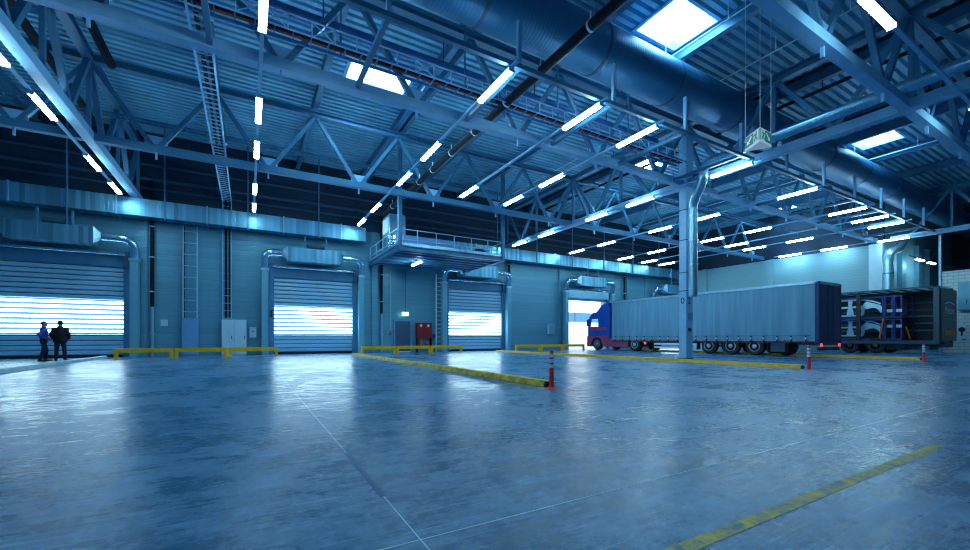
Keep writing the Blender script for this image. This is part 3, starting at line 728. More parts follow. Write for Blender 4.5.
# ------------------------------------------------------------------ under the platform
dr = thing('personnel_door', 'grey single door in the wall under the platform', 'door', (9.25, WY, 0))
obj('frame', MB().box(8.62, 8.72, WY - .1, WY - .005, 0, 2.22).box(9.8, 9.9, WY - .1, WY - .005, 0, 2.22).box(8.72, 9.8, WY - .1, WY - .005, 2.12, 2.22), M['cabinet_blue'], dr)
lf = obj('leaf', MB().box(8.72, 9.8, WY - .07, WY - .01, .02, 2.12), M['door_grey'], dr)
obj('handle', MB().box(8.82, 8.95, WY - .12, WY - .07, 1.0, 1.05), M['black'], dr)
ex = thing('exit_sign', 'small glowing green exit lamp hung above the grey door', 'exit sign', (9.3, WY - .1, 2.6))
obj('panel', MB().box(9.1, 9.55, WY - .45, WY - .38, 2.48, 2.74), M['exit_glow'], ex)
obj('border', MB().box(9.08, 9.57, WY - .44, WY - .37, 2.44, 2.48).box(9.08, 9.57, WY - .44, WY - .37, 2.74, 2.78), M['green'], ex)
obj('rod', MB().bar((9.32, WY - .41, 2.78), (9.32, WY - .41, 5.45), .03, .03), M['steel_dark'], ex)
h = thing('hose_cabinet', 'red fire hose cabinet on a black stand beside the grey door', 'hose cabinet', (10.75, WY, 0))
obj('body', MB().box(10.2, 11.32, WY - .32, WY - .02, .95, 2.05), M['redbox'], h, bevel=.02)
for a_, b_ in ((10.23, 10.75), (10.77, 11.29)):
    d_ = obj('door', MB().box(a_, b_, WY - .35, WY - .32, .98, 2.02), M['redbox'], h, bevel=.01)
    obj('round_label', MB().tube([(a_ + .26, WY - .358, 1.84), (a_ + .26, WY - .35, 1.84)], .09, 14), M['white'], d_)
for x in (10.22, 11.26): obj('leg', MB().box(x, x + .06, WY - .3, WY - .06, 0, .95), M['black'], h)
obj('shelf', MB().box(10.22, 11.32, WY - .32, WY - .04, .38, .45), M['black'], h)
for i, x in enumerate((10.48, 11.06)):
    t = thing('fire_extinguisher', ('red fire extinguisher lying on the shelf on the grey door side of the stand', 'red fire extinguisher lying on the shelf on the ladder side of the stand')[i], 'fire extinguisher', (x, WY - .2, .45), 'extinguishers under the hose cabinet')
    obj('bottle', MB().lathe([(.03, -.14), (.085, -.10), (.09, .12), (.05, .17), (.03, .2)], (x, WY - .18, .60), 'z', 16), M['red'], t)
    obj('valve', MB().box(x - .04, x + .05, WY - .2, WY - .16, .79, .84), M['black'], t)
t = thing('switch_box', 'small dark switch box on the wall between hose cabinet and ladder', 'switch box', (11.55, WY, 1.1))
obj('body', MB().box(11.42, 11.75, WY - .14, WY - .01, 1.0, 1.25), M['steel_dark'], t); obj('lid', MB().box(11.44, 11.73, WY - .16, WY - .14, 1.02, 1.23), M['steel_dark'], t)
t = thing('hand_lamp', 'red-shaded hanging pull handle on the wall beside the grey door', 'pull handle', (8.38, WY, 1.2))
obj('cord', MB().bar((8.38, WY - .2, 1.45), (8.38, WY - .2, 5.45), .02, .02), M['white'], t)
obj('cone', MB().lathe([(.02, .25), (.12, 0)], (8.38, WY - .2, 1.2), 'z', 12), M['maroon'], t)
obj('floor_lamp_strip', MB().box(8.95, 9.7, WY - .35, WY - .12, 0, .06), M['white'], loc=(9.3, WY - .2, 0), cat='doorstep', label='white doorstep strip on the floor before the grey door').name = 'doorstep'

# ------------------------------------------------------------------ yellow guard rails, kerbs, posts
GY = 25.0
def guard(x0, x1, label, last=True):
    t = thing('guard_rail', label, 'guard rail', ((x0 + x1) / 2, GY, 0), 'low yellow guard rails before the back wall')
    obj('beam', MB().box(x0, x1, GY - .06, GY + .06, .28, .48), M['yellow'], t, bevel=.01)
    for x in (x0 + .07, x1 - .07):
        q = obj('post', MB().box(x - .07, x + .07, GY - .065, GY + .065, 0, .28), M['yellow'], t, bevel=.008)
        obj('foot_plate', MB().box(x - .11, x + .11, GY - .11, GY + .11, 0, .015), M['yellow'], q)
guard(-5.35, -3.16, 'low yellow guard rail beside the first shutter door, before the downpipe')
guard(-3.10, -.92, 'low yellow guard rail standing before the pale blue cabinet')
guard(-.87, 1.4, 'short low yellow guard rail before the white cabinet')
guard(5.85, 7.95, 'low yellow guard rail beside the second shutter door, before the platform edge')
guard(8.0, 10.25, 'low yellow guard rail standing before the grey door and red cabinet')
guard(10.3, 12.55, 'low yellow guard rail standing before the wall ladder')
guard(16.9, 19.15, 'low yellow guard rail beside the third shutter door')
guard(19.2, 21.3, 'low yellow guard rail before the grey switch box')
guard(21.35, 23.6, 'low yellow guard rail beside the open doorway and the truck')

def kerb(x, y0, y1, label, m='yellow', w=.2, h=.12, fade=False):
    b = thing('lane_kerb', label, 'kerb', (x, y0, 0), 'lane kerbs on the floor')
    mb = MB().prism([(x - w / 2, 0), (x - w / 2 + .04, h), (x + w / 2 - .04, h), (x + w / 2, 0)], 'y', y0 + .03, y1)
    obj('kerb_body', mb, M[m], b, bevel=.01)
    obj('end_piece', MB().prism([(x - w / 2, 0), (x - w / 2 + .04, h * .8), (x + w / 2 - .04, h * .8), (x + w / 2, 0)], 'y', y0, y0 + .03), M['black'] if m != 'kerb_pale' else M[m], b)
M['kerb_yellow'] = mat('chipped_yellow_kerb', (.66, .45, .02), .55, var=.5, vscale=7, bump=.5, bscale=9)
M['kerb_pale'] = mat('pale_kerb', (.42, .52, .58), .5, var=.2)
kerb(5.2, 6.5, 24.0, 'long yellow lane kerb ending at the red and white post near the middle of the floor', 'kerb_yellow', .24)
kerb(15.3, 6.35, 25.0, 'yellow lane kerb passing in front of the column and long trailer', 'yellow', .22)
kerb(25.5, 6.15, 22.0, 'yellow lane kerb running under the long trailer and out before the open trailer', 'yellow', .22)
kerb(-5.95, 10.0, 26.2, 'pale lane kerb on the bright floor behind the two men', 'kerb_pale', .24)

def delineator(x, y, label):
    t = thing('bollard', label, 'bollard', (x, y, 0), 'red and white flexible bollards')
    obj('base', MB().lathe([(.125, 0), (.12, .015), (.06, .03), (.048, .06)], (x, y, 0), 'z', 20), M['red'], t)
    obj('post', MB().lathe([(.048, .055), (.043, .3), (.04, .71), (.03, .735)], (x, y, 0), 'z', 20), M['red'], t)
    for z in (.435, .535, .635):
        obj('reflective_band', MB().tube([(x, y, z - .034), (x, y, z + .034)], .047, 20), M['white'], t)
delineator(5.02, 6.2, 'red flexible post with white bands at the end of the long middle kerb')
delineator(14.7, 5.95, 'red flexible post with white bands before the rear of the long trailer')
delineator(23.7, 5.65, 'red flexible post with white bands under the open trailer tail')

# floor markings
obj('floor_line', MB().box(.2, 5.4, 1.155, 1.235, 0, .002), M['line'], loc=(1, 1.18, 0), cat='floor line', label='worn yellow painted line across the near concrete floor')
M['joint'] = mat('dark_joint', (.02, .11, .26), .5, spec=.3)
M['joint_pale'] = mat('pale_joint', (.85, .95, 1.0), .5, var=.3, vscale=5)
structure('trim_41', MB().box(-14, XR, 1.872, 1.880, 0, .0015), M['joint_pale'])
structure('trim_42', MB().box(.7, .74, 2.5, 3.6, 0, .0025), M['joint'])
structure('trim_43', MB().box(.717, .723, 1.0, 26, 0, .0015), M['joint_pale'])

# ------------------------------------------------------------------ hanging exit sign
V0, V1, V2 = Vector((11.7, 5.83, 0)), Vector((12.0, 6.36, 0)), Vector((12.29, 5.85, 0))
t = thing('exit_sign', 'three-sided green and white emergency exit sign hanging on wires under the roof', 'exit sign', (12, 6, 6.2))
zb, zt = 6.2, 6.53
obj('bottom_tray', MB().prism([(v.x + (v - Vector((12, 6, 0))).x * .04, v.y + (v - Vector((12, 6, 0))).y * .04) for v in (V0, V1, V2)], 'z', zb - .05, zb), M['sign_white'], t)
obj('sign_body', MB().prism([(v.x, v.y) for v in (V0, V1, V2)], 'z', zb, zt), M['sign_white'], t)
wr = MB()
for v in (V0, V1, V2): wr.bar((v.x, v.y, zt), (v.x, v.y, RZ), .012, .012)
obj('wire', wr, M['white'], t)
def sign_face(A, B):
    d = (B - A); Lg = d.length; d.normalize(); nrm = Vector((d.y, -d.x, 0))
    if nrm.dot(Vector((12, 6, 0)) - A) > 0: nrm = -nrm
    def P(u, w, o): return A + d * (u * Lg) + Vector((0, 0, zb + w * (zt - zb))) + nrm * o
    def poly(mb, pts, o):
        vs = [P(u, w, .001) for u, w in pts] + [P(u, w, o) for u, w in pts]; n = len(pts)
        mb.add(vs, [tuple(range(n)), tuple(range(2 * n - 1, n - 1, -1))] + [(i, (i + 1) % n, n + (i + 1) % n, n + i) for i in range(n)])
    g = MB(); poly(g, [(.03, .06), (.56, .06), (.56, .94), (.03, .94)], .006); poly(g, [(.92, .06), (.97, .06), (.97, .94), (.92, .94)], .006)
    # running figure on the white doorway
    poly(g, [(.72, .78), (.78, .78), (.78, .9), (.72, .9)], .006); poly(g, [(.66, .45), (.76, .45), (.80, .74), (.68, .74)], .006)
    poly(g, [(.60, .14), (.66, .10), (.74, .45), (.66, .48)], .006); poly(g, [(.74, .45), (.80, .40), (.86, .14), (.80, .12)], .006); poly(g, [(.60, .55), (.68, .66), (.68, .74), (.58, .62)], .006)
    f = obj('green_pictogram', g, M['green'], t)
    w = MB(); poly(w, [(.14, .24), (.36, .24), (.28, .36), (.48, .70), (.40, .80), (.21, .46), (.14, .56)], .009)
    obj('arrow', w, M['sign_white'], f)
sign_face(V1, V0); sign_face(V2, V0); sign_face(V2, V1)

# ------------------------------------------------------------------ wheels
def wheel(x, y, parent, rimmat='rim', w=.3, r=.5, side=-1):
    # axle along X; outer face towards side*X
    o = obj('wheel', MB().lathe([(r * .58, -w / 2), (r * .9, -w / 2), (r, -w / 2 + .05), (r, w / 2 - .05), (r * .9, w / 2), (r * .58, w / 2)], (x, y, r), 'x', 32), M['black'], parent)
    f = x + side * w / 2
    m = MB().lathe([(r * .57, 0), (r * .60, side * .012), (r * .52, side * .02), (r * .46, -side * .06), (r * .30, -side * .03), (r * .24, side * .03), (r * .08, side * .05)] if side > 0 else
                   [(r * .57, 0), (r * .60, -.012), (r * .52, -.02), (r * .46, .06), (r * .30, .03), (r * .24, -.03), (r * .08, -.05)], (f, y, r), 'x', 28)
    obj('rim', m, M[rimmat], o)
    b = MB()
    for k in range(10):
        g = 2 * PI * k / 10; b.tube([(f + side * .0, y + r * .36 * math.cos(g), r + r * .36 * math.sin(g)), (f - side * .05, y + r * .36 * math.cos(g), r + r * .36 * math.sin(g))], .022, 6)
    obj('wheel_nuts', b, M['white'] if rimmat == 'rim' else M['orange'], o)
    return o

# ------------------------------------------------------------------ closed curtain-sided trailer
TX0, TX1, TY0, TY1 = 24.62, 27.17, 9.6, 23.15
t = thing('semi_trailer', 'long curtain-sided trailer with grey-blue tarpaulin side and navy rear doors', 'trailer', (25.9, 16, 0), 'parked trailers')
# gently billowing curtain
cu = MB(); ny, nz = 140, 6; zc0, zc1 = .80, 3.70
vs = []
for j in range(nz + 1):
    for i in range(ny + 1):
        yy = TY0 + .12 + (TY1 - TY0 - .2) * i / ny; w_ = math.sin(j / nz * PI)
        off = .025 * math.sin(i * .55) * (.4 + .6 * w_) + .02 * math.sin(i * 1.37 + 1) * w_
        vs.append((TX0 + .03 + off, yy, zc0 + (zc1 - zc0) * j / nz))
nb_ = len(vs)
vs += [(v[0] + .03, v[1], v[2]) for v in vs]
fs = []
for j in range(nz):
    for i in range(ny):
        q = j * (ny + 1) + i; fs.append((q, q + 1, q + ny + 2, q + ny + 1)); fs.append((nb_ + q, nb_ + q + ny + 1, nb_ + q + ny + 2, nb_ + q + 1))
cu.add(vs, fs, True)
obj('side_curtain', cu, M['curtain'], t)
obj('far_curtain', MB().box(TX1 - .05, TX1 - .01, TY0 + .1, TY1 - .1, .80, 3.7), M['curtain'], t)
obj('front_wall', MB().box(TX0 + .02, TX1, TY1 - .1, TY1, .95, 3.78), M['navy'], t)
obj('roof', MB().box(TX0, TX1, TY0, TY1, 3.70, 3.83), M['galv_plain'], t)
obj('bed', MB().box(TX0 + .07, TX1 - .07, TY0 + .05, TY1 - .05, 1.0, 1.14), M['chassis'], t)
obj('side_rave', MB().box(TX0 + .04, TX0 + .09, TY0 + .3, TY1 - .1, .70, .86), M['darkred'], t)
rear = obj('rear_door', MB().box(TX0 + .14, 25.88, TY0 - .04, TY0 + .04, .85, 3.68), M['navy'], t)
rear2 = obj('rear_door', MB().box(25.9, TX1 - .04, TY0 - .04, TY0 + .04, .85, 3.68), M['navy'], t)
for d_, xx in ((rear, 25.6), (rear2, 26.2)): obj('locking_bar', MB().tube([(xx, TY0 - .07, .85), (xx, TY0 - .07, 3.68)], .018, 8), M['navy'], d_)
obj('rear_post', MB().box(TX0, TX0 + .14, TY0 - .05, TY0 + .12, .72, 3.8), M['navy'], t)
obj('rear_post', MB().box(TX1 - .04, TX1 + .02, TY0 - .05, TY0 + .12, .72, 3.8), M['navy'], t)
ch = MB().box(25.35, 25.5, TY0 + .2, TY1 - 1, .62, 1.0).box(26.3, 26.45, TY0 + .2, TY1 - 1, .62, 1.0).box(TX0 + .1, TX1 - .1, TY0 + .02, TY0 + .3, .60, .9)
for y in (11, 12.6, 13.9, 15.3, 17, 19): ch.box(TX0 + .12, TX1 - .12, y - .05, y + .05, .86, 1.0)
obj('chassis', ch, M['chassis'], t)
for y in (15.25, 13.92, 12.6):
    wheel(TX0 + .22, y, t); wheel(TX1 - .22, y, t, side=1)
obj('axles', MB().tube([(TX0 + .3, 15.25, .5), (TX1 - .3, 15.25, .5)], .07, 8).tube([(TX0 + .3, 13.92, .5), (TX1 - .3, 13.92, .5)], .07, 8).tube([(TX0 + .3, 12.6, .5), (TX1 - .3, 12.6, .5)], .07, 8), M['chassis'], t)
obj('tool_box', MB().box(TX0 + .12, TX0 + .6, 11.1, 11.8, .22, .78), M['steel_dark'], t, bevel=.02)
obj('spare_wheel', MB().lathe([(.3, -.14), (.46, -.14), (.5, -.1), (.5, .1), (.46, .14), (.3, .14)], (TX0 + .8, 11.3, .52), 'x', 28), M['black'], t)
obj('mudguard', MB().box(TX0 + .08, TX0 + .4, 16.0, 16.06, .25, .85).box(TX0 + .08, TX0 + .4, 11.9, 11.95, .3, .85), M['black'], t)
obj('side_guard', MB().box(TX0 + .06, TX0 + .1, 16.3, 19.2, .50, .64).box(TX0 + .06, TX0 + .1, 16.3, 19.2, .28, .40), M['white'], t)
obj('landing_gear', MB().box(TX0 + .3, TX0 + .45, 19.3, 19.5, .05, 1.0).box(TX0 + .2, TX0 + .55, 19.2, 19.6, 0, .06), M['chassis'], t)
for k in range(20):
    y = 10.1 + k * .66
    s_ = obj('buckle_strap', MB().box(TX0 - .03, TX0 + .0, y - .03, y + .03, .72, 1.10), M['black'], t)
    obj('buckle', MB().box(TX0 - .045, TX0 - .03, y - .035, y + .035, .90, 1.0), M['white'], s_)
obj('strap_line', MB().box(TX0 - .012, TX0 + .005, TY0 + .3, TY1 - .2, 1.08, 1.10), M['steel_dark'], t)
for x in (TX0 + .22, TX1 - .3): obj('tail_lamp', MB().box(x, x + .10, TY0 - .09, TY0 - .02, .54, .70), M['tail'], t)
obj('number_plate', MB().box(25.6, 26.2, TY0 - .03, TY0 + .0, .36, .50), M['steel_dark'], t)
obj('bumper', MB().box(TX0 + .1, TX1 - .1, TY0 - .02, TY0 + .08, .34, .5), M['chassis'], t)
obj('side_lamp', MB().box(TX0 - .0, TX0 + .05, 19.85, 20.0, .52, .66), M['tail'], t)

# ------------------------------------------------------------------ blue tractor unit
k_ = thing('truck_tractor', 'blue and maroon truck cab facing the bright open doorway', 'truck', (25.9, 24.4, 0))
CX0, CX1 = 24.68, 27.12
cab = MB().prism([(23.5, .98), (25.72, .98), (25.72, 1.9), (23.5, 1.9)], 'x', CX0, CX1)
cab.prism([(23.5, 2.52), (25.60, 2.52), (25.55, 2.72), (25.15, 3.05), (24.55, 3.1), (23.5, 3.12)], 'x', CX0, CX1)
cab.prism([(23.5, 1.9), (24.55, 1.9), (24.55, 2.52), (23.5, 2.52)], 'x', CX0, CX1)
for xa in (CX0, CX1 - .12): cab.prism([(25.46, 1.9), (25.72, 1.9), (25.60, 2.52), (25.34, 2.52)], 'x', xa, xa + .12)
obj('cab_body', cab, M['truck_blue'], k_, bevel=.03)
obj('lower_body', MB().prism([(23.5, .45), (24.09, .45)] + [(24.68 - .59 * math.cos(PI * q / 14), .47 + .59 * math.sin(PI * q / 14)) for q in range(15)] + [(25.27, .26), (25.8, .26), (25.8, 1.13), (23.5, 1.13)], 'x', CX0 - .02, CX1 + .02), M['maroon'], k_, bevel=.03)
obj('stripe', MB().box(CX0 - .006, CX0 + .05, 23.6, 25.68, 1.58, 1.84).box(CX1 - .05, CX1 + .006, 23.6, 25.68, 1.58, 1.84), M['maroon'], k_)
for xa in (CX0 + .02, CX1 - .03): obj('side_window', MB().prism([(24.55, 1.9), (25.46, 1.9), (25.34, 2.52), (24.55, 2.52)], 'x', xa, xa + .01), M['glass'], k_)
obj('steering_wheel', MB().tube([(CX0 + .5 + .2 * math.cos(2 * PI * q / 16), 25.1 + .1 * math.sin(2 * PI * q / 16), 1.93 + .12 * math.sin(2 * PI * q / 16)) for q in range(17)], .015, 6), M['black'], k_)
obj('windscreen', MB().prism([(25.69, 1.9), (25.73, 1.9), (25.57, 2.68), (25.53, 2.68)], 'x', CX0 + .15, CX1 - .15), M['glass'], k_)
obj('roof_deflector', MB().prism([(24.9, 3.05), (24.3, 3.62), (23.75, 3.78), (23.5, 3.78), (23.5, 3.05)], 'x', CX0 + .1, CX1 - .1), M['truck_blue'], k_, bevel=.05)
obj('side_fairing', MB().box(CX0, CX0 + .06, 23.28, 23.52, .98, 3.5).box(CX1 - .06, CX1, 23.28, 23.52, .98, 3.5), M['truck_blue'], k_)
mr_ = obj('mirror', MB().box(CX0 - .22, CX0 - .06, 25.50, 25.62, 1.95, 2.5), M['truck_blue'], k_, bevel=.02)
obj('mirror_arm', MB().bar((CX0 - .14, 25.56, 2.5), (CX0 + .05, 25.5, 2.6), .04, .04), M['black'], mr_)
obj('chassis', MB().box(25.4, 25.6, 20.1, 25.5, .6, .92).box(26.2, 26.4, 20.1, 25.5, .6, .92), M['chassis'], k_)
obj('side_skirt', MB().box(CX0, CX0 + .06, 21.5, 24.02, .28, .98).box(CX1 - .06, CX1, 21.5, 24.02, .28, .98), M['maroon'], k_, bevel=.01)
obj('fuel_tank', MB().box(CX0 + .08, CX0 + .6, 21.7, 23.4, .30, .90), M['chassis'], k_, bevel=.06)
wheel(CX0 + .17, 24.68, k_); wheel(CX1 - .17, 24.68, k_, side=1)
wheel(CX0 + .2, 20.9, k_, w=.4); wheel(CX1 - .2, 20.9, k_, w=.4, side=1)
obj('axles', MB().tube([(CX0 + .2, 24.68, .5), (CX1 - .2, 24.68, .5)], .07, 8).tube([(CX0 + .2, 20.9, .5), (CX1 - .2, 20.9, .5)], .07, 8), M['chassis'], k_)
obj('fifth_wheel', MB().box(25.4, 26.4, 20.5, 21.4, .92, .99), M['chassis'], k_)
obj('rear_lamp', MB().box(CX0 + .05, CX0 + .2, 20.05, 20.12, .62, .76), M['tail'], k_)
obj('headlamp', MB().box(CX0 + .02, CX0 + .4, 25.8, 25.83, .62, .82).box(CX1 - .4, CX1 - .02, 25.8, 25.83, .62, .82), M['white'], k_)
obj('aerial', MB().tube([(CX0 + .3, 23.9, 3.6), (CX0 + .3, 23.9, 4.1)], .012, 6), M['black'], k_)

# ------------------------------------------------------------------ open trailer with racks of car body sides
UX0, UX1, UY0, UY1 = 34.3, 36.9, 7.6, 21.0
t = thing('semi_trailer', 'dark open-sided trailer loaded with blue racks of silver car bodies', 'trailer', (35.6, 14, 0), 'parked trailers')
obj('bed', MB().box(UX0 + .03, UX1 - .03, UY0 + .05, UY1, .72, .86), M['chassis'], t)
obj('side_rave', MB().box(UX0, UX0 + .05, UY0 + .05, UY1, .60, .80), M['steel_dark'], t)
rf = MB().box(UX0, UX1, UY0, UY1, 3.93, 3.97)
obj('roof', rf, M['translucent'], t)
rr_ = MB().box(UX0 - .02, UX0 + .04, UY0, UY1, 3.90, 3.99).box(UX1 - .06, UX1 + .02, UY0, UY1, 3.80, 3.99)
y = UY0 + .4
while y < UY1: rr_.box(UX0, UX1, y - .03, y + .03, 3.84, 3.93); y += .62
obj('roof_frame', rr_, M['grey_post'], t)
obj('far_curtain', MB().box(UX1 - .05, UX1, UY0 + .1, UY1, .8, 3.9), M['chassis'], t)
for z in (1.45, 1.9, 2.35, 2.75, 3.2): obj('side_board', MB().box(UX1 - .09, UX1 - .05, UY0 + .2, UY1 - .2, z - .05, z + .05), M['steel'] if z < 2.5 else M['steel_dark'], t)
obj('front_wall', MB().box(UX0, UX1, UY1 - .08, UY1, .8, 3.93), M['navy'], t)
obj('centre_post', MB().box(UX0, UX0 + .1, 11.08, 11.28, .8, 3.9), M['chassis'], t)
for x, w in ((UX0 - .02, .18), (UX1 - .14, .16)): obj('corner_post', MB().box(x, x + w, UY0 - .04, UY0 + .20, .6, 3.98), M['grey_post'], t)
rp = obj('rear_door', MB().box(UX0 + .18, UX1 + .45, UY0 - .1, UY0 - .04, .80, 3.85), M['rear_panel'], t)
text('lettering', 'Metzen', .62, M['logo'], Matrix.Translation((35.95, UY0 - .105, 2.58)) @ Matrix.Rotation(PI / 2, 4, 'X'), rp)
sw = MB(); n = 14
for k in range(n):
    a0, a1 = PI * (.15 + .7 * k / n), PI * (.15 + .7 * (k + 1) / n)
    q = lambda a_, r_: (36.0 - 1.0 * r_ * math.cos(a_), UY0 - .103, 2.85 + .22 * r_ * math.sin(a_))
    sw.add([q(a0, .85), q(a1, .85), q(a1, 1.1), q(a0, 1.1)], [(0, 1, 2, 3)])
obj('swoosh', sw, M['logo'], rp)
obj('orange_marker', MB().box(35.0, 36.9, UY0 - .115, UY0 - .1, 1.12, 1.42), M['orange'], rp)
obj('edge_marker', MB().box(34.62, 34.76, UY0 - .115, UY0 - .1, .98, 1.52), M['yellow_worn'], rp)
hn = MB()
for z in (2.9, 3.1, 3.3, 3.5, 3.7): hn.box(UX1 + .36, UX1 + .56, UY0 - .14, UY0 - .03, z - .03, z + .03)
obj('hinge', hn, M['white'], rp)
obj('bumper', MB().box(UX0 + .3, UX1 - .1, UY0 - .05, UY0 + .1, .42, .62).box(UX0 + .6, UX1 - .4, UY0 - .1, UY0 + .3, .6, .72), M['chassis'], t)
obj('chassis', MB().box(35.0, 35.2, UY0 + .3, UY1 - .5, .48, .74).box(36.0, 36.2, UY0 + .3, UY1 - .5, .48, .74).box(UX0 + .15, UX1 - .15, 9.0, 9.9, .25, .72), M['chassis'], t)
for y in (11.65, 10.35):
    wheel(UX0 + .22, y, t, 'rim_orange'); wheel(UX1 - .22, y, t, 'rim_orange', side=1)
obj('axles', MB().tube([(UX0 + .3, 11.65, .5), (UX1 - .3, 11.65, .5)], .07, 8).tube([(UX0 + .3, 10.35, .5), (UX1 - .3, 10.35, .5)], .07, 8), M['chassis'], t)
obj('landing_gear', MB().box(UX0 + .4, UX0 + .55, 18.3, 18.5, 0, .75).box(UX1 - .55, UX1 - .4, 18.3, 18.5, 0, .75), M['chassis'], t)

def rack(y0, y1, z0, z1, label):
    r_ = thing('transport_rack', label, 'rack', (35.4, (y0 + y1) / 2, z0), 'blue transport racks in the open trailer')
    x0, x1 = UX0 + .25, UX1 - .4
    for x in (x0, x1):
        for y in (y0, y1): obj('post', MB().box(x - .035, x + .035, y - .035, y + .035, z0, z1), M['rack'], r_)
    b = MB()
    for z in (z0 + .06, z1 - .05):
        for x in (x0, x1): b.box(x - .04, x + .04, y0, y1, z - .04, z + .04)
        for y in (y0, y1): b.box(x0, x1, y - .04, y + .04, z - .04, z + .04)
    obj('frame', b, M['rack'], r_)
    obj('tray', MB().box(x0, x1, y0, y1, z0, z0 + .03), M['steel_dark'], r_)
    return r_
ru, rl_ = (2.20, 3.60), (.86, 2.16)
rack(10.05, 12.9, rl_[0], rl_[1], 'blue steel rack on the open trailer bed holding a car body side')
rack(10.05, 12.9, ru[0], ru[1], 'blue steel rack stacked on top, holding the higher car body side')
rack(9.62, 9.95, rl_[0], rl_[1], 'narrow blue rack on the trailer bed beside the car body rack')
rack(9.62, 9.95, ru[0], ru[1], 'narrow blue rack stacked above the lower narrow rack')
rack(9.2, 9.52, rl_[0], rl_[1], 'lower slim blue rack standing last before the dark trailer tail')
rack(9.2, 9.52, ru[0], ru[1], 'upper slim blue rack standing last before the dark trailer tail')
def car_side(z0, label, x):
    c_ = thing('car_body_side', label, 'car body', (x, 11.2, z0), 'car body sides in the racks')
    def pl(poly, dx=0): return MB().prism([(a_, z0 + b_) for a_, b_ in poly], 'x', x + dx, x + dx + .06)
    # roof rail, pillars, sill, rear quarter with wheel arch: Y decreases to the tail
    obj('roof_rail', pl([(12.85, .95), (12.4, 1.06), (11.8, 1.10), (11.1, 1.08), (10.6, .96), (10.2, .76), (10.24, .70), (10.6, .87), (11.1, .99), (11.8, 1.02), (12.4, .98), (12.85, .87)]), M['carbody'], c_)
    obj('pillar', pl([(11.86, 1.05), (11.60, 1.05), (11.66, .6), (11.56, .25), (11.54, .05), (11.92, .05), (11.90, .3), (11.82, .6)]), M['carbody'], c_)
    obj('door_beam', pl([(12.85, .60), (11.85, .63), (11.05, .64), (11.05, .54), (11.85, .52), (12.85, .49)], .02), M['carbody'], c_)
    obj('sill', pl([(12.85, .07), (11.1, .07), (11.1, -.02), (12.85, -.02)]), M['carbody'], c_)
    obj('rear_pillar', pl([(11.22, .66), (11.05, .66), (11.0, .30), (11.05, .02), (11.25, .02), (11.16, .30)], .015), M['carbody'], c_)
    cy, cz, R_ = 10.62, .14, .37
    q = [(11.08, .72), (10.92, .90), (10.62, .80), (10.28, .66), (10.14, .52), (10.10, .30), (10.16, .16), (10.24, .16)]
    q += [(cy - R_ * math.cos(PI * k / 10), cz + R_ * .95 * math.sin(PI * k / 10)) for k in range(1, 8)] + [(10.98, .40), (11.02, .55)]
    obj('rear_quarter', pl(q, .01), M['carbody'], c_)
    return c_
car_side(1.10, 'lower silver car body side standing in the blue rack', UX0 + .42)
car_side(2.42, 'upper silver car body side standing in the stacked blue rack', UX0 + .42)
for i, (y, z) in enumerate(((9.72, 1.95), (9.3, 1.95), (9.72, 2.78), (9.3, 2.78))):
    zz = (1.7, 1.7, 2.66, 2.66)[i]
    obj('silver_block', MB().box(UX0 + .18, UX0 + .3, y - .13, y + .13, zz - .09, zz + .09), M['carbody'], loc=(UX0 + .24, y, zz), cat='bracket',
        label=('silver bracket block on the lower narrow rack', 'silver bracket block on the lower slim rack', 'silver bracket block on the upper narrow rack', 'silver bracket block on the upper slim rack')[i], group='silver brackets on the racks')
obj('ratchet_strap', MB().bar((UX0 + .16, 10.0, 2.2), (UX0 + .16, 10.2, .9), .02, .08), M['orange'], loc=(UX0 + .16, 9.7, .9), cat='strap', label='orange ratchet strap hanging over the rack in the open trailer')
obj('ratchet_strap', MB().bar((UX0 + .6, 9.1, 1.7), (UX0 + .4, 8.85, .9), .02, .08), M['orange'], loc=(UX0 + .5, 8.3, .9), cat='strap', label='brown strap slanting to the floor inside the dark trailer tail')

# ------------------------------------------------------------------ corner by the brick wall
cp = thing('corner_pipe', 'fat grey duct bending over at the pale wall corner above the open trailer', 'duct', (39.9, 11.3, 0))
obj('pipe_run', MB().tube(fillet([(39.9, 11.3, 0), (39.9, 11.3, 7.15), (41.0, 11.1, 7.35), (41.7, 11.0, 8.2)], .6, 8), .28, 24), M['galv_plain'], cp)
kl = MB()
for z in (3, 5.6): kl.tube([(39.9, 11.3, z - .04), (39.9, 11.3, z + .04)], .30, 24)
obj('clamp', kl, M['steel'], cp)
b = thing('wall_board', 'white board with a black round drawing on the brick wall by the trailer tail', 'sign', (XR - .05, 7.85, .8))
obj('board', MB().box(XR - .05, XR - .003, 7.66, 8.08, .78, 1.84), M['paper'], b)
dk = MB().lathe([(.16, 0), (.16, .006)], (XR - .056, 7.86, 1.52), 'x', 20)
obj('drawing', dk.box(XR - .056, XR - .05, 7.82, 7.9, 1.1, 1.4).box(XR - .056, XR - .05, 7.70, 7.84, .85, .92), M['black'], b)
e = thing('electrical_cabinet', 'grey-blue electrical cabinet mounted on the brick wall', 'cabinet', (XR - .2, 7.6, 2.6))
obj('body', MB().box(XR - .25, XR - .003, 6.6, 8.0, 2.75, 4.6), M['wall_shaft'], e, bevel=.02)
for y0, y1 in ((7.55, 7.96), (7.1, 7.52), (6.64, 7.07)):
    q = obj('door', MB().box(XR - .28, XR - .25, y0, y1, 2.8, 3.9), M['wall_shaft'], e, bevel=.01)
    obj('handle', MB().box(XR - .30, XR - .28, y0 + .04, y0 + .07, 3.2, 3.45), M['black'], q)

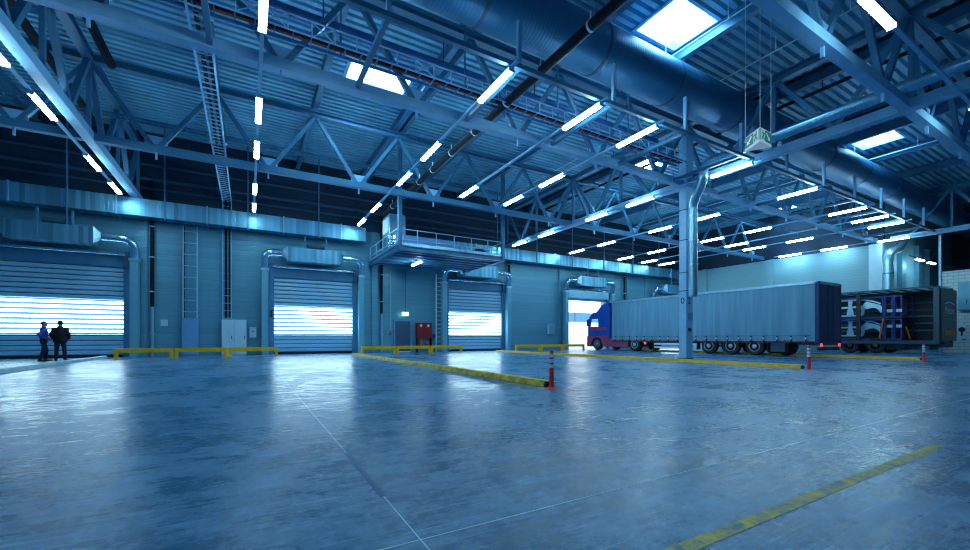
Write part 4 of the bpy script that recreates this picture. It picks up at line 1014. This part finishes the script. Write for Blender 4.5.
# ------------------------------------------------------------------ people
def fused(name, mb, m, parent, voxel, smooth=6):
    """unite overlapping limb volumes into one continuous smooth surface"""
    me = bpy.data.meshes.new(name); me.from_pydata(mb.v, [], mb.f); me.update()
    o = bpy.data.objects.new(name, me); COL.objects.link(o)
    md = o.modifiers.new('remesh', 'REMESH'); md.mode = 'VOXEL'; md.voxel_size = voxel
    sm = o.modifiers.new('smooth', 'SMOOTH'); sm.iterations = smooth; sm.factor = .5
    bpy.context.view_layer.update()
    nm = bpy.data.meshes.new_from_object(o.evaluated_get(bpy.context.evaluated_depsgraph_get()))
    bpy.data.objects.remove(o)
    for p_ in nm.polygons: p_.use_smooth = True
    nm.materials.clear(); nm.materials.append(m)
    o = bpy.data.objects.new(name, nm); COL.objects.link(o); o.parent = parent
    return o
def loft(mb, rings, n=24):
    vs = [(cx + rx * math.cos(2 * PI * k / n), cy + ry * math.sin(2 * PI * k / n), z) for (z, rx, ry, cx, cy) in rings for k in range(n)]
    b0 = len(mb.v); m_ = len(rings)
    mb.add(vs, [(i * n + k, i * n + (k + 1) % n, (i + 1) * n + (k + 1) % n, (i + 1) * n + k) for i in range(m_ - 1) for k in range(n)], True)
    mb.f.append(tuple(b0 + k for k in reversed(range(n)))); mb.sm.append(True)
    mb.f.append(tuple(b0 + (m_ - 1) * n + k for k in range(n))); mb.sm.append(True)
def limb(mb, pts, rs):
    for (p_, q_, r0, r1) in zip(pts, pts[1:], rs, rs[1:]): mb.tube([p_, q_], [r0, r1], 14)
    for p_, r_ in zip(pts, rs): mb.ball(p_, r_, r_, r_, 14, 12)

def person(label, loc, face, J, clothes, hairmat, height):
    """local frame: x to the person's right, y forward, z up; J joint positions"""
    t = thing('person', label, 'person', loc); t.rotation_euler = (0, 0, face)
    k = height / 1.75; t.scale = (k, k, k)
    V3 = Vector
    B = MB()
    loft(B, [(.84, .15, .105, 0, 0), (.95, .165, .115, 0, 0), (1.08, .145, .10, 0, 0), (1.25, .165, .11, 0, 0), (1.36, .17, .105, 0, 0), (1.43, .13, .085, 0, 0), (1.47, .07, .065, 0, 0)])
    loft(B, [(1.42, .070, .068, 0, -.005), (1.50, .064, .064, 0, .0), (1.58, .062, .066, 0, .01)])
    hd = V3((0, .025, 1.645))
    B.ball(hd, .078, .097, .110, 20, 16); B.ball(hd + V3((0, .03, -.062)), .056, .06, .052, 16, 12)
    B.ball(hd + V3((0, .098, -.012)), .013, .022, .02); B.ball(hd + V3((0, .088, -.085)), .026, .018, .018)
    for sg in (1, -1): B.ball(hd + V3((sg * .076, -.005, -.008)), .014, .024, .034)
    for s_, sd in ((1, 'R'), (-1, 'L')):
        sh, el, wr, ha = V3((s_ * .175, -.01, 1.395)), V3(J['el' + sd]), V3(J['wr' + sd]), V3(J['ha' + sd])
        limb(B, [sh, el, wr], [.058, .043, .028])
        d = (ha - wr).normalized(); sv = V3(J.get('sd' + sd, (0, 1, 0))); sv = (sv - d * sv.dot(d)).normalized(); pn = d.cross(sv)
        for o_ in (-.028, -.01, .01, .028): limb(B, [wr + sv * o_ * .5, wr + d * .09 + sv * o_], [.02, .0145])
        for o_, ln in ((.033, .072), (.011, .082), (-.011, .076), (-.033, .06)):
            b0 = wr + d * .085 + sv * o_
            limb(B, [b0, b0 + d * ln * .5 + pn * .006, b0 + d * ln * .8 + pn * .022, b0 + d * ln + pn * .042], [.0105, .0100, .0092, .0080])
        limb(B, [wr + d * .03 + sv * .025, wr + d * .06 + sv * .055 + pn * .01, wr + d * .095 + sv * .064 + pn * .02], [.015, .012, .010])
        hp, kn, an = V3((s_ * .09, 0, .90)), V3(J['kn' + sd]), V3(J['an' + sd])
        limb(B, [hp, kn, an], [.085, .055, .038])
        limb(B, [an + V3((0, -.03, -.03)), an + V3((s_ * .02, .13, -.035))], [.036, .03])
    fused('body', B, M['skin'], t, .0085, 3)
    obj_local('eye', MB().ball(hd + V3((.03, .086, .014)), .011, .008, .008), M['eye'], t)
    obj_local('eye', MB().ball(hd + V3((-.03, .086, .014)), .011, .008, .008), M['eye'], t)
    obj_local('mouth', MB().ball(hd + V3((0, .092, -.056)), .022, .008, .005), M['maroon'], t)
    H = MB(); H.ball(hd + V3((0, -.024, .026)), .087, .098, .106, 20, 16); H.ball(hd + V3((0, -.05, -.02)), .072, .058, .066, 16, 12)
    fused('hair', H, hairmat, t, .011, 4)
    T = MB(); loft(T, [(.78, .165, .115, 0, 0), (.92, .18, .128, 0, 0), (1.02, .168, .118, 0, 0), (1.06, .16, .112, 0, 0)])
    for s_, sd in ((1, 'R'), (-1, 'L')):
        limb(T, [V3((s_ * .092, 0, .84)), V3(J['kn' + sd]), V3(J['an' + sd]) + V3((0, -.01, .02))], [.094, .074, .062])
    fused('trousers', T, M['trousers'], t, .014, 5)
    for s_, sd in ((1, 'R'), (-1, 'L')):
        an = V3(J['an' + sd]); Sh = MB()
        limb(Sh, [V3((an.x, an.y - .055, .048)), V3((an.x, an.y + .03, .052)), V3((an.x + s_ * .025, an.y + .13, .042)), V3((an.x + s_ * .035, an.y + .19, .036))], [.046, .05, .044, .034])
        limb(Sh, [an + V3((0, -.02, .05)), V3((an.x, an.y - .01, .05))], [.046, .05])
        fused('shoe', Sh, M['shoe'], t, .010, 4)
    G = MB(); g = clothes['extra']; z0 = clothes['hem']
    loft(G, [(z0, .178 + g, .128 + g, 0, 0), (1.08, .168 + g, .125 + g, 0, 0), (1.25, .188 + g * .8, .13 + g * .8, 0, 0), (1.35, .192 + g * .6, .122 + g * .6, 0, 0), (1.41, .165 + g * .4, .105 + g * .4, 0, 0), (1.46, .10 + g * .3, .082 + g * .3, 0, 0), (1.50, .074 + g * .2, .072 + g * .2, 0, 0)])
    for s_, sd in ((1, 'R'), (-1, 'L')):
        el, wr = V3(J['el' + sd]), V3(J['wr' + sd])
        limb(G, [V3((s_ * .172, -.01, 1.375)), el, el + (wr - el) * .92], [.080 + g * .3, .064 + g * .3, .050 + g * .25])
    fused('coat' if g > .02 else 'shirt', G, clothes['mat'], t, .014, 6)
    cm = MB(); loft(cm, [(1.475, .082 + g * .2, .078 + g * .2, 0, -.003), (1.525, .066 + g * .2, .070 + g * .2, 0, -.003)])
    fused('collar', cm, clothes['mat'], t, .011, 3)
    return t
def obj_local(name, mb, m, parent):
    me = bpy.data.meshes.new(name); me.from_pydata(mb.v, [], mb.f); me.update(); me.polygons.foreach_set('use_smooth', mb.sm); me.materials.append(m)
    o = bpy.data.objects.new(name, me); COL.objects.link(o); o.parent = parent; return o

J1 = dict(elR=(.33, -.22, 1.17), wrR=(.235, -.03, 1.03), haR=(.17, .06, 1.0), sdR=(0, .3, 1), elL=(-.25, .02, 1.14), wrL=(-.22, .20, .98), haL=(-.16, .28, .92), sdL=(1, .3, 0),
          knR=(.11, -.02, .50), anR=(.12, -.12, .07), knL=(-.10, .10, .51), anL=(-.12, .10, .07))
J2 = dict(elR=(.262, -.05, 1.13), wrR=(.235, .13, .96), haR=(.19, .19, .88), sdR=(-1, .3, 0), elL=(-.262, -.05, 1.13), wrL=(-.235, .13, .96), haL=(-.19, .19, .88), sdL=(1, .3, 0),
          knR=(.12, .02, .50), anR=(.15, 0, .07), knL=(-.11, .02, .50), anL=(-.13, 0, .07))
person('person in a blue shirt and dark trousers, hand on hip, facing the other', (-7.42, 24.2, 0), math.radians(-62), J1, dict(hem=.97, extra=.012, mat=M['shirt']), M['hair_grey'], 1.66)
person('person in a long black coat and dark trousers, seen from behind', (-6.86, 24.0, 0), math.radians(8), J2, dict(hem=.80, extra=.045, mat=M['coat']), M['hair_dark'], 1.70)

# ------------------------------------------------------------------ outside, sky, camera
structure('building_outside', MB().box(20, 80, WY + 38, WY + 41, 4.4, 6.3).box(22, 23, WY + 39, WY + 40, 0, 4.4).box(48, 49, WY + 39, WY + 40, 0, 4.4), M['steel'])
w = bpy.data.worlds.new('World'); S.world = w; w.use_nodes = True
bg = w.node_tree.nodes['Background']; bg.inputs['Color'].default_value = (.80, .92, 1.0, 1); bg.inputs['Strength'].default_value = 3.0

cam = bpy.data.cameras.new('Camera'); co = bpy.data.objects.new('Camera', cam); COL.objects.link(co)
co.location = (0, 0, .97); co.rotation_euler = (PI / 2, 0, -math.atan(237 / 413))
cam.sensor_width = 36; cam.lens = 36 * 413 / 970; cam.shift_y = 63 / 970; cam.clip_end = 500; cam.clip_start = .05
S.camera = co
S.view_settings.view_transform = 'Standard'; S.view_settings.look = 'None'
S.view_settings.exposure = -0.14; S.view_settings.gamma = 1.0
S.cycles.use_denoising = True
S.cycles.filter_width = 1.2
S.cycles.max_bounces = 6; S.cycles.diffuse_bounces = 4; S.cycles.glossy_bounces = 4
S.cycles.sample_clamp_indirect = 8
